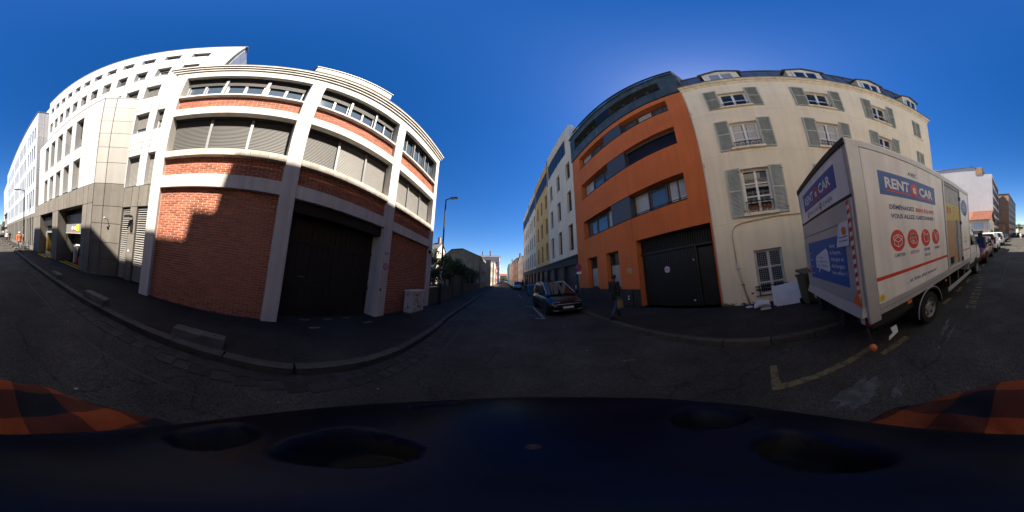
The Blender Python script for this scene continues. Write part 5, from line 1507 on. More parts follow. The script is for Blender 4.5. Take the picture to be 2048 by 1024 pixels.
    for s_ in (-1, 1):
        MB().hexa([(s_ * hw * .48, hl - .10, belt - .46), (s_ * hw * .80, hl - .2, belt - .42), (s_ * hw * .86, hl - .35, belt - .40), (s_ * hw * .5, hl - .25, belt - .44), (s_ * hw * .46, hl - .12, belt - .36), (s_ * hw * .80, hl - .24, belt - .30), (s_ * hw * .87, hl - .38, belt - .26), (s_ * hw * .5, hl - .28, belt - .34)]).build('headlight', 'lamp_lens', t, bevel=.015)
        MB().hexa([(s_ * hw * .72, -hl - .012, belt - .28), (s_ * hw * .90, -hl + .05, belt - .26), (s_ * hw * .9, -hl + .12, belt - .26), (s_ * hw * .72, -hl + .1, belt - .28), (s_ * hw * .72, -hl + .02, belt + (.30 if van else .0)), (s_ * hw * .90, -hl + .06, belt + (.3 if van else .02)), (s_ * hw * .9, -hl + .14, belt + (.3 if van else .02)), (s_ * hw * .72, -hl + .12, belt + (.3 if van else .0))]).build('tail_light', 'red_lens', t)
        m_ = MB().box(s_ * (hw + .02), s_ * (hw + .2), wb - .42, wb - .32, belt + .02, belt + .16).build('mirror', 'rubber' if van else paint, t, bevel=.03)
    MB().box(-hw * .42, hw * .42, hl - .05, hl + .012, belt - .58, belt - .44).build('grille', 'rubber', t, bevel=.01)
    MB().box(-hw * .5, hw * .5, hl - .07, hl + .006, .26, .36).build('air_intake', 'black', t, bevel=.01)
    MB().box(-.26, .26, hl + .0, hl + .018, .40, .50).build('number_plate', 'plate', t)
    MB().box(-.26, .26, -hl - .018, -hl + .0, .62, .72).build('number_plate', 'plate', t)
    MB().box(-hw * .9, hw * .9, -hl - .01, -hl + .2, .30, .46).build('rear_bumper', 'rubber' if van else paint, t, bevel=.03)
    for s_ in (-1, 1):
        for y in (m1, wb - .3):
            MB().box(s_ * (hw * 1.0), s_ * (hw * 1.0 + .004), y - .008, y + .008, .3, belt - .02).build('door_gap', 'rubber', t)
        MB().box(s_ * hw, s_ * (hw + .025), m1 + .06, m1 + .22, belt - .14, belt - .11).build('door_handle', paint, t)
    return t
def place(o, x, y, rz=0): o.location = (x, y, 0); o.rotation_euler = (0, 0, rz); return o
mpv = place(make_car('parked_car', 'black people carrier parked facing us beside the orange building', 'car', 'cars parked ahead', 'black_car', L=4.45, W=1.82, H=1.62, hood=.80, taper=.35, ws=1.25), 2.98, 9.35, math.pi)
# chrome strips and roof rails of the people carrier
hl, hw = 2.225, .91
for s_ in (-1, 1):
    MB().tube([(s_ * hw * .72, -1.7, 1.60), (s_ * hw * .76, 0, 1.665), (s_ * hw * .73, .1, 1.62), (s_ * hw * .86, 1.3, 1.06)], .022, 7).build('roof_rail', 'alu', mpv, smooth=True)
    MB().box(s_ * .38, s_ * .74, hl - .10, hl - .045, .70, .715).build('daytime_light', 'lamp_lens', mpv)
    MB().box(s_ * .45, s_ * .72, hl - .11, hl - .03, .30, .315).build('chrome_strip', 'alu', mpv)
MB().box(-.6, .6, hl - .06, hl + .006, .60, .612).build('chrome_strip', 'alu', mpv)
place(make_car('parked_car', 'dark burgundy car parked in front of the box truck', 'car', 'cars parked behind the truck', 'burgundy_car', L=4.2, W=1.78, H=1.60, hood=.9, taper=.3), 2.52, -10.9, 0)
van1 = place(make_car('parked_van', 'small white panel van parked behind the burgundy car', 'van', 'vans parked behind the truck', 'van_white', L=4.3, W=1.8, H=1.82, hood=1.0, kind='van'), 2.45, -16.6, math.pi)
van2 = place(make_car('parked_van', 'second small white van parked farther back down the street', 'van', 'vans parked behind the truck', 'van_white', L=4.3, W=1.8, H=1.85, hood=1.0, kind='van'), 2.35, -23.6, math.pi)
silver = place(make_car('parked_car', 'silver hatchback parked first in the row behind the blue bins', 'car', 'cars parked ahead', 'silver_car', L=4.1, W=1.75, H=1.48), 2.95, 31.4, math.pi)
def again(src, label, x, y, rz, paint=None, group=None):
    c = copy_tree(src); c['label'] = label
    if group: c['group'] = group
    place(c, x, y, rz)
    if paint:
        for ch in c.children:
            if ch.data and ch.data.materials and ch.data.materials[0] == M['silver_car']:
                ch.data = ch.data.copy(); ch.data.materials[0] = M[paint]
    return c
again(silver, 'blue hatchback parked second in the row behind the blue bins', 2.95, 36.6, math.pi, 'blue_car')
again(silver, 'grey hatchback parked third in the row behind the blue bins', 2.95, 42.0, math.pi, 'grey_car')
again(silver, 'silver hatchback parked fourth in the row behind the blue bins', 2.95, 47.6, math.pi)
again(silver, 'grey hatchback parked fifth in the row behind the blue bins', 2.95, 53.4, math.pi, 'grey_car')
again(silver, 'blue car parked sixth in the far row ahead', 2.9, 60.0, math.pi, 'blue_car')
again(silver, 'grey car parked seventh in the far row ahead', 2.9, 66.5, math.pi, 'grey_car')
again(silver, 'dark blue car parked eighth in the far row ahead', 2.9, 73.5, math.pi, 'blue_car')
again(van1, 'white van standing at the far end of the street ahead', 2.4, 92.0, math.pi, group='vans parked ahead')
again(silver, 'dark car parked beyond the two white vans', 2.3, -31.0, 0, 'grey_car', 'cars parked behind the truck')
again(silver, 'blue car parked second beyond the two white vans', 2.2, -38.5, 0, 'blue_car', 'cars parked behind the truck')
again(silver, 'grey car parked before the far brick apartment block', -.1, -64, -.1, 'grey_car', 'cars parked behind the truck')
again(silver, 'silver car parked alongside the far brick apartment block', -2.4, -84, -.1, None, 'cars parked behind the truck')

# ------------------------------------------------------------------ bins, boards and small street things
def wheelie(label, x, y, z, mat, rz, w=.58, d=.6, h=1.02, open_=0.0, group='wheeled bins', name='wheelie_bin'):
    t = local_thing(name, label, 'bin', group)
    a, b = .78, 1.0
    MB().hexa([(-w / 2 * a, -d / 2 * a, .06), (w / 2 * a, -d / 2 * a, .06), (w / 2 * a, d / 2 * a, .06), (-w / 2 * a, d / 2 * a, .06), (-w / 2 * b, -d / 2 * b, h), (w / 2 * b, -d / 2 * b, h), (w / 2 * b, d / 2 * b, h), (-w / 2 * b, d / 2 * b, h)]).build('body', mat, t, bevel=.03)
    MB().box(-w / 2 - .025, w / 2 + .025, -d / 2 - .025, d / 2 + .025, h - .07, h).build('rim', mat, t, bevel=.012)
    ld = MB().hexa([(-w / 2 - .02, -d / 2 - .03, h + .005), (w / 2 + .02, -d / 2 - .03, h + .005), (w / 2 + .02, d / 2, h + .01 + open_), (-w / 2 - .02, d / 2, h + .01 + open_), (-w / 2 - .01, -d / 2 - .02, h + .045), (w / 2 + .01, -d / 2 - .02, h + .045), (w / 2, d / 2 - .05, h + .07 + open_), (-w / 2, d / 2 - .05, h + .07 + open_)]).build('lid', mat, t, bevel=.012)
    for s_ in (-1, 1):
        MB().tube([(s_ * w * .36, d * .36, .1), (s_ * w * .46, d * .36, .1)], .1, 14).build('wheel', 'rubber', t)
    MB().tube([(-w * .4, d / 2 + .05, h - .02), (w * .4, d / 2 + .05, h - .02)], .014, 7).build('handle', mat, t)
    t.location = (x, y, z); t.rotation_euler = (0, 0, rz)
    return t
wheelie('olive brown wheelie bin standing behind the truck by the cream wall', 4.92, -1.42, .118, 'bin_olive', -1.3, w=.52, d=.56, h=.98, open_=.10)
wheelie('large blue wheeled bin behind the black people carrier', 3.45, 17.9, 0, 'bin_blue', .1, w=1.2, d=.75, h=1.15, name='large_bin')
wheelie('second large dark blue wheeled bin farther from the black people carrier', 3.6, 19.6, 0, 'bin_blue', -.05, w=1.2, d=.75, h=1.15, name='large_bin')
bd = thing('leaning_board', 'large white board leaning against the cream wall beside the bin', 'board', (5.5, -.9, .118))
MB().hexa([(5.42, -.28, .118), (5.32, -1.35, .118), (5.36, -1.35, .118), (5.46, -.28, .118), (5.78, -.30, .72), (5.72, -1.45, .80), (5.75, -1.45, .80), (5.81, -.30, .72)]).build('panel', 'board_white', bd, bevel=.004)
MB().hexa([(5.27, -.35, .118), (5.20, -1.2, .118), (5.23, -1.2, .118), (5.30, -.35, .118), (5.55, -.42, .52), (5.5, -1.25, .5), (5.53, -1.25, .5), (5.58, -.42, .52)]).build('panel', 'board_white', bd)
pk = thing('paper_heap', 'crumpled white paper and cardboard heap on the pavement below the barred window', 'litter', (5.3, .0, .118))
rr = random.Random(3)
for k in range(6):
    c = Vector((5.25 + rr.uniform(-.15, .15), -.02 + rr.uniform(-.25, .25), .14 + .04 * k))
    p = [c + Vector((rr.uniform(-.18, .18), rr.uniform(-.2, .2), rr.uniform(-.02, .1))) for _ in range(4)]
    MB().slab([c + Vector((-.14, -.16, rr.uniform(-.01, .02))), c + Vector((.14, -.15, rr.uniform(0, .08))), c + Vector((.15, .16, rr.uniform(0, .1))), c + Vector((-.13, .17, 0))], (0, 0, .008)).build('sheet', 'board_white', pk)
tag(MB().ball((5.6, .55, .14), .1, .14, .035, 8, 5).build('litter_bag', 'sticker_white'), 'small crumpled pale bag on the pavement by the drain pipe', 'litter')
bk = thing('pavement_rack', 'low metal frame standing on the pavement by the thin street lamp', 'rack', (-3.4, -14.6, .118))
for y in (-14.2, -15.0):
    MB().tube([(-3.4, y, .118), (-3.4, y, .95), (-3.1, y, .95), (-3.1, y, .118)], .025, 7).build('hoop', 'grey_metal', bk)
MB().box(-3.42, -3.08, -15.0, -14.2, .5, .53).build('bar', 'grey_metal', bk)

# ------------------------------------------------------------------ street ahead, left side
gwall = thing('garden_wall', 'old low garden wall with iron railings and a green gate beyond the brick building', 'wall', (-4.0, 13, 0))
FW = Face((-4.05, 0, 0), (0, 1, 0), (1, 0, 0))
for (a, b) in ((8.56, 13.1), (17.1, 30.0)):
    FW.box('low_wall', 'garden_wall', gwall, a, b, 0, 1.05, -.3, 0, bevel=.02)
    FW.box('coping', 'garden_wall', gwall, a, b, 1.05, 1.13, -.34, .04, bevel=.01)
    k = a + .1
    while k < min(b, 24):
        FW.box('railing_bar', 'iron', gwall, k, k + .025, 1.13, 2.05, -.16, -.135)
        k += .16
    FW.box('railing_rail', 'iron', gwall, a, b, 1.95, 1.98, -.17, -.125)
    FW.box('railing_rail', 'iron', gwall, a, b, 1.2, 1.23, -.17, -.125)
for u in (13.1, 16.85, 20.5, 25):
    FW.box('pier', 'garden_wall', gwall, u, u + .28, 0, 2.15, -.34, .04, bevel=.01)
FW.box('gate', 'green_gate', gwall, 13.4, 15.6, .1, 2.1, -.2, -.14)
pieces('gate_board', [(-4.05 - .125, 13.42 + (k + .5) * 2.16 / 12, 1.1, .03, .165, 1.95) for k in range(12)], 'green_gate', gwall)
FW.box('gate', 'garden_wall', gwall, 15.6, 16.85, .1, 2.1, -.2, -.14)
iv = MB()
for (yy, zz, n, q) in ((10.0, 2.0, 420, .5), (11.5, 2.2, 500, .6), (12.8, 2.1, 400, .5), (14.8, 2.45, 500, .6), (17.5, 2.3, 500, .6), (19.5, 2.2, 450, .6), (22.5, 2.1, 450, .7), (26.0, 2.2, 400, .8), (13.5, 2.9, 350, .5), (15.2, 3.0, 500, .7), (16.6, 2.8, 450, .6), (20.8, 2.7, 350, .5), (18.5, 2.6, 500, .7), (9.4, 1.6, 300, .5), (24.2, 2.6, 450, .8), (28, 2.5, 450, .9)):
    leaves(iv, (-4.35, yy, zz), .45, q * 1.5, q, n, .15)
tag(iv.build('ivy', 'leaf', None, fix=False), 'dark green ivy spilling over the garden wall railings', 'ivy', kind='stuff')
tree('young green tree rising behind the railings next to the brick building', (-6.3, 12.6, 0), 4.6, 1.2, n=1600, size=.16)

tree('bushy dark tree rising behind the green garden gate', (-6.0, 16.5, 0), 4.4, 1.7, n=2600, size=.2)
tree('dark shrub tree behind the far part of the garden wall', (-6.2, 22.5, 0), 4.2, 1.8, n=2400, size=.22)

def house(name, label, x0, x1, y0, y1, h, wall, roof='slate', ridge=1.6, along='y', wins=(), gx=None, flat=False, ov=.25, cat='house', chim=()):
    """simple house: body, pitched roof slabs, windows on the -y/+y ends or street side"""
    t = thing(name, label, cat, ((x0 + x1) / 2, (y0 + y1) / 2, 0))
    if flat:
        MB().box(x0, x1, y0, y1, 0, h).build('wall', wall, t)
        MB().box(x0 - .12, x1 + .12, y0 - .12, y1 + .12, h, h + .18).build('parapet', roof, t)
    elif along == 'y':
        xm = (x0 + x1) / 2
        MB().slab([(x0, y0, 0), (x1, y0, 0), (x1, y0, h), (xm, y0, h + ridge), (x0, y0, h)], (0, y1 - y0, 0)).build('wall', wall, t)
        rf = MB()
        for s_, xe in ((-1, x0), (1, x1)):
            d = (xe - xm); k = 1 + ov / abs(d)
            e = (xm + d * k, h + ridge - ridge * k)
            rf.hexa([(xm, y0 - ov, h + ridge + .01), (e[0], y0 - ov, e[1] + .01), (e[0], y1 + ov, e[1] + .01), (xm, y1 + ov, h + ridge + .01), (xm, y0 - ov, h + ridge + .12), (e[0], y0 - ov, e[1] + .12), (e[0], y1 + ov, e[1] + .12), (xm, y1 + ov, h + ridge + .12)])
        rf.build('roof', roof, t)
    else:
        ym = (y0 + y1) / 2
        MB().slab([(x0, y0, 0), (x0, y1, 0), (x0, y1, h), (x0, ym, h + ridge), (x0, y0, h)], (x1 - x0, 0, 0)).build('wall', wall, t)
        rf = MB()
        for ye in (y0, y1):
            d = (ye - ym); k = 1 + ov / abs(d)
            e = (ym + d * k, h + ridge - ridge * k)
            rf.hexa([(x0 - ov, ym, h + ridge + .01), (x0 - ov, e[0], e[1] + .01), (x1 + ov, e[0], e[1] + .01), (x1 + ov, ym, h + ridge + .01), (x0 - ov, ym, h + ridge + .12), (x0 - ov, e[0], e[1] + .12), (x1 + ov, e[0], e[1] + .12), (x1 + ov, ym, h + ridge + .12)])
        rf.build('roof', roof, t)
    for (face, u0, u1, v0, v1) in wins:
        F = {'L': Face((x1, 0, 0), (0, 1, 0), (1, 0, 0)), 'R': Face((x0, 0, 0), (0, 1, 0), (-1, 0, 0)), 'N': Face((0, y0, 0), (1, 0, 0), (0, -1, 0)), 'S': Face((0, y1, 0), (1, 0, 0), (0, 1, 0))}[face]
        F.box('window_sill', 'cream_trim', t, u0 - .1, u1 + .1, v0 - .1, v0, 0, .1)
        F.window(t, u0, u1, v0, v1, .0, frame='white_frame' if wall != 'navy' else 'window_dark', pane='glass', nm=2 if u1 - u0 > .8 else 1, fw=.07, fd=.06)
    for (cx, cy, cz, ch) in chim:
        c_ = MB().box(cx - .3, cx + .3, cy - .5, cy + .5, cz, cz + ch).build('chimney', 'rust_brick', t)
        for q in (-.25, .1): MB().lathe([(.1, 0), (.08, .35), (.001, .35)], (cx, cy + q, cz + ch), 'z', 8).build('chimney_pot', 'tile', c_)
    return t
W4 = lambda f, us, zs, w, h: [(f, u, u + w, z, z + h) for u in us for z in zs]
gh = thing('gabled_house', 'brown rendered house with a blank gable end rising behind the ivy wall', 'house', (-8, 35, 0))
GP = [(-12.8, 5.2), (-10.1, 7.5), (-7.8, 7.65), (-3.95, 6.0)]
MB().slab([(-12.8, 31, 0)] + [(a, 31, b) for a, b in GP] + [(-3.95, 31, 0)], (0, 8, 0)).build('wall', 'beige_wall', gh)
for (a, b), (c, d) in zip(GP, GP[1:]):
    MB().hexa([(a, 30.75, b), (c, 30.75, d), (c, 39.2, d), (a, 39.2, b), (a, 30.75, b + .12), (c, 30.75, d + .12), (c, 39.2, d + .12), (a, 39.2, b + .12)]).build('roof', 'slate', gh)
Fq = Face((-3.95, 0, 0), (0, 1, 0), (1, 0, 0))
for u in (32, 34.5, 37):
    for v in (1.2, 3.6): Fq.window(gh, u, u + .9, v, v + 1.4, 0, frame='white_frame', pane='glass', nm=2, fw=.07, fd=.06)
MB().tube([(-4.3, 30.95, 0), (-4.3, 30.95, 5.8)], .05, 8).build('downpipe', 'dark_metal', gh)
house('white_cottage', 'white cottage with a red chimney showing above the brown gabled house', -26, -17.4, 40.5, 47, 9.6, 'white_wall', 'slate', 2.2, 'x', wins=W4('N', (-18.5,), (6.2,), 1.1, 1.6), chim=((-18.2, 43.5, 11.2, 2.2),))
house('beige_house', 'small flat roofed beige house beyond the brown gabled house', -10.0, -3.05, 40.5, 51, 6.6, 'tan_wall', 'cream_trim', flat=True, wins=W4('N', (-8.2, -6.2), (3.6,), .9, 1.4) + W4('L', (42, 45, 48), (1.0, 3.8), 1.0, 1.6))
house('white_shop', 'sunlit white flat roofed building between the beige house and the pink shop', -10, -2.75, 54, 66, 7.6, 'white_wall', 'cream_trim', flat=True, wins=W4('L', (55.5, 58.5, 61.5), (.6, 3.9), 1.2, 1.9))
house('pink_shop', 'small pink rendered shop before the tall grey apartment house', -10, -2.45, 68, 80, 6.5, 'pink_wall', 'tile', 1.2, 'x', wins=W4('L', (70, 73, 76), (.5, 3.6), 1.4, 1.8))
hg = house('grey_apartment_house', 'tall pale grey apartment house with slate roof beyond the pink shop', -15, -1.5, 84, 112, 13.4, 'grey_wall', 'slate', 3.2, 'x', wins=W4('L', (86, 90, 94, 98, 102), (1, 4, 7, 10), 1.2, 1.9) + W4('N', (-6.5, -3.6), (6, 9.5), 1.0, 1.6), chim=((-6.5, 86, 14.5, 2.4), (-11, 90, 15.5, 2.0)))
house('end_house', 'pale house with red roof closing the far end of the street', -2.5, 5.5, 190, 200, 6.5, 'tan_wall', 'tile', 2.4, 'x', wins=W4('N', (-1.5, .8, 3), (1, 4), 1.2, 1.5))
for k, (x, y) in enumerate(((1.6, 176), (2.9, 182), (4.0, 187))):
    tree(['autumn coloured hedge tree at the street end, nearest of three', 'autumn coloured hedge tree at the street end, second of three', 'autumn coloured hedge tree at the street end, farthest of three'][k], (x, y, 0), 4.6, 1.9, name='hedge_tree', leaf='leaf_warm', n=800, size=.45, group='hedge trees at the street end')
# right side ahead
house('pale_house', 'cream rendered house with dark chimney beyond the white and yellow building', 5.9, 14, 46, 61, 8.4, 'white_wall', 'slate', 1.6, 'x', wins=W4('R', (48, 51.5, 55, 58.5), (1.0, 3.6, 6.2), .9, 1.5), chim=((7.0, 47.5, 9.0, 2.6),))
house('ochre_house', 'ochre rendered house beyond the cream house with the dark chimney', 5.8, 14, 62, 103, 10.2, 'rust_brick', 'zinc', 1.2, 'x', wins=W4('R', (65, 70, 76, 83, 91), (1.0, 4.2, 7.2), 1.0, 1.7), chim=((7.2, 66, 10.4, 2.2),))
house('white_end_house', 'white house beyond the ochre house at the street end', 5.2, 14, 106, 168, 12.4, 'white_wall', 'zinc', 2.0, 'x', wins=W4('R', (110, 116, 124, 134, 146), (1.5, 5, 8.5), 1.2, 1.8), chim=((6.5, 108, 13.0, 2.6),))

# ------------------------------------------------------------------ street behind
rh = thing('tiled_house', 'low white house with an orange tiled roof and gable towards the street', 'house', (9, -44, 0))
hx0, hx1, hy0, hy1, hh = 6.2, 16.0, -49.0, -41.0, 5.4
MB().slab([(hx0, hy0, 0), (hx0, hy1, 0), (hx0, hy1, hh), (hx0, (hy0 + hy1) / 2, hh + 2.5), (hx0, hy0, hh)], (hx1 - hx0, 0, 0)).build('wall', 'white_wall', rh)
for s_, ye in ((1, hy1 + .5), (-1, hy0 - .5)):
    ym = (hy0 + hy1) / 2
    sl = 2.5 / (hy1 - ym)
    ez = hh + 2.5 - sl * abs(ye - ym)
    rf = MB().hexa([(hx0 - .6, ym, hh + 2.52), (hx0 - .6, ye, ez + .02), (hx1, ye, ez + .02), (hx1, ym, hh + 2.52), (hx0 - .6, ym, hh + 2.64), (hx0 - .6, ye, ez + .14), (hx1, ye, ez + .14), (hx1, ym, hh + 2.64)]).build('roof', 'tile', rh)
    tm = MB()
    n = 15
    for c in range(n):
        x = hx0 - .55 + c * .36
        for r_ in range(9):
            f0, f1 = r_ / 9, (r_ + 1) / 9
            ya, yb_ = ym + (ye - ym) * f0, ym + (ye - ym) * f1
            za, zb_ = hh + 2.64 + (ez - hh - 2.5) * f0, hh + 2.64 + (ez - hh - 2.5) * f1
            tm.hexa([(x, ya, za), (x + .3, ya, za), (x + .3, yb_, zb_), (x, yb_, zb_), (x + .07, ya, za + .05), (x + .23, ya, za + .05), (x + .25, yb_, zb_ + .09), (x + .05, yb_, zb_ + .09)])
    tag(tm.build('roof_tiles', 'tile', rf), kind='stuff')
Fh = Face((0, hy1, 0), (-1, 0, 0), (0, 1, 0))
Fh.box('wall_sign', 'blue_panel', rh, -10.2, -7.6, 2.9, 4.6, 0, .05)
Fh.window(rh, -11.5, -7.8, .4, 2.4, 0, frame='dark_metal', pane='glass', nm=5, fw=.08, fd=.06)
Fh.window(rh, -14.5, -12.5, 2.6, 4.0, 0, frame='white_frame', pane='glass_pale', nm=2, fw=.08, fd=.06)
Fh.box('downpipe', 'white_frame', rh, -6.4, -6.28, 0, 5.2, 0, .12)
Fg = Face((hx0, 0, 0), (0, 1, 0), (-1, 0, 0))
Fg.box('wall_sign', 'blue_panel', rh, -43.6, -42.4, 2.6, 4.4, 0, .05)
Fg.window(rh, -46.8, -44.6, .3, 2.6, 0, frame='dark_metal', pane='glass', nm=2, fw=.08, fd=.06)
wl = thing('tall_white_building', 'tall apartment building with a blank white side wall behind the tiled house', 'building', (14, -60, 0))
MB().slab([(6.2, -50, 0), (6.2, -50, 20.8), (11.0, -50, 20.9), (11.0, -50, 23.6), (26, -50, 25.4), (30, -50, 25.2), (30, -50, 0)], (0, -20, 0)).build('wall', 'grey_wall', wl)
MB().hexa([(11.0, -70, 23.6), (30, -70, 25.3), (30, -49.8, 25.3), (11.0, -49.8, 23.6), (11.0, -70, 23.8), (30, -70, 25.5), (30, -49.8, 25.5), (11.0, -49.8, 23.8)]).build('roof_edge', 'zinc', wl)
MB().box(9.0, 10.95, -56, -49.9, 20.9, 23.5).build('stair_wall', 'rust_brick', wl)
for x in (12.6, 18.5):
    MB().tube([(x - .8, -52, 24.0), (x, -52, 25.6), (x + .7, -52, 24.0)], .12, 6).build('vent_cowl', 'concrete', wl)
MB().box(7.2, 9.2, -55, -52, 20.8, 21.6).build('roof_box', 'zinc', wl)
Fs = Face((0, -50, 0), (-1, 0, 0), (0, 1, 0))
Fs.window(wl, -28, -22, 20.2, 22.6, 0, frame='window_dark', pane='glass_blue', nm=4, fw=.1, fd=.06)
Fw = Face((6.2, 0, 0), (0, 1, 0), (-1, 0, 0))
for r_ in range(6):
    for c in range(7):
        u = -52.6 - c * 2.5; v = 1.0 + r_ * 3.3
        Fw.window(wl, u, u + 1.6, v, v + 2.3, 0.0, frame='window_dark', pane='glass', nm=2, fw=.1, fd=.06)
    Fw.box('floor_band', 'white_wall', wl, -70, -50, r_ * 3.3 + 3.5, r_ * 3.3 + 3.8, 0, .12)
def bx2(name, label, cx, cy, lx, ly, h, rz, wall, rows, cols, cat='building', base=.9, roof='slate', wmat='glass'):
    t = local_thing(name, label, cat)
    MB().box(-lx / 2, lx / 2, -ly / 2, ly / 2, 0, h).build('wall', wall, t)
    MB().box(-lx / 2 - .15, lx / 2 + .15, -ly / 2 - .15, ly / 2 + .15, h, h + .25).build('roof', roof, t)
    F1 = Face((-lx / 2, 0, 0), (0, 1, 0), (-1, 0, 0)); F2 = Face((lx / 2, 0, 0), (0, 1, 0), (1, 0, 0)); F3 = Face((0, ly / 2, 0), (-1, 0, 0), (0, 1, 0))
    rh_ = (h - 1) / rows
    for F in (F1, F2):
        for r_ in range(rows):
            for c in range(cols):
                u = -ly / 2 + (c + .5) * ly / cols
                F.window(t, u - .6, u + .6, base + r_ * rh_, base + r_ * rh_ + rh_ * .58, 0, frame='white_frame', pane=wmat, nm=1, fw=.09, fd=.06)
            F.box('floor_band', 'tan_wall', t, -ly / 2, ly / 2, base + r_ * rh_ - .3, base + r_ * rh_ - .1, 0, .08)
    t.location = (cx, cy, 0); t.rotation_euler = (0, 0, rz)
    return t
bx2('brick_apartments', 'brown brick apartment block beyond the tall white building', 4.3, -85.5, 7.6, 30, 18.6, -.105, 'rust_brick', 6, 9)
bx2('stair_tower', 'tan stepped side wing beside the brown brick apartment block', 8.6, -76, 2.6, 8, 16.5, -.1, 'tan_wall', 5, 3)
bx2('far_house', 'pale house at the far end of the street behind', -9.0, -185, 7, 20, 9.5, -.1, 'tan_wall', 3, 5)
bx2('red_roof_house', 'small house with red roof between the tall white building and the brick apartments', 4.9, -67.2, 2.2, 4, 5.4, -.1, 'rust_brick', 2, 2, roof='tile')
bx2('dark_gatehouse', 'dark panelled low block at the far end of the pale office block', -4.9, -41, 1.8, 6.5, 6.2, 0, 'navy', 2, 4)
bx2('beige_block', 'slim beige block beyond the dark low block and the trees', -9.6, -72, 5.0, 26, 8.5, -.1, 'beige_wall', 3, 9)
bx2('brick_house', 'brick coloured low house closing the street beyond the office block', -15.5, -122, 6, 30, 10.0, -.1, 'rust_brick', 3, 7)
tree('dark green tree before the brick apartment block far behind', (-4.2, -135, 0), 9.5, 3.4, n=1500, size=.5)
tree('dark tree beyond the pale office block and dark low block', (-5.6, -52, 0), 5.6, 1.7, n=1300, size=.3)
tree('smaller dark tree behind the one beyond the dark low block', (-5.6, -60, 0), 5.0, 1.5, n=1100, size=.32)
# courtyard wall between the cream building and the tiled house
yw = thing('yard_wall', 'low pale yard wall along the pavement beyond the cream building', 'wall', (6.2, -26, 0))
MB().box(6.1, 6.35, -40.8, -13.0, 0, 1.6).build('wall', 'white_wall', yw)
MB().box(6.05, 6.4, -40.8, -13.0, 1.6, 1.68).build('coping', 'concrete', yw)

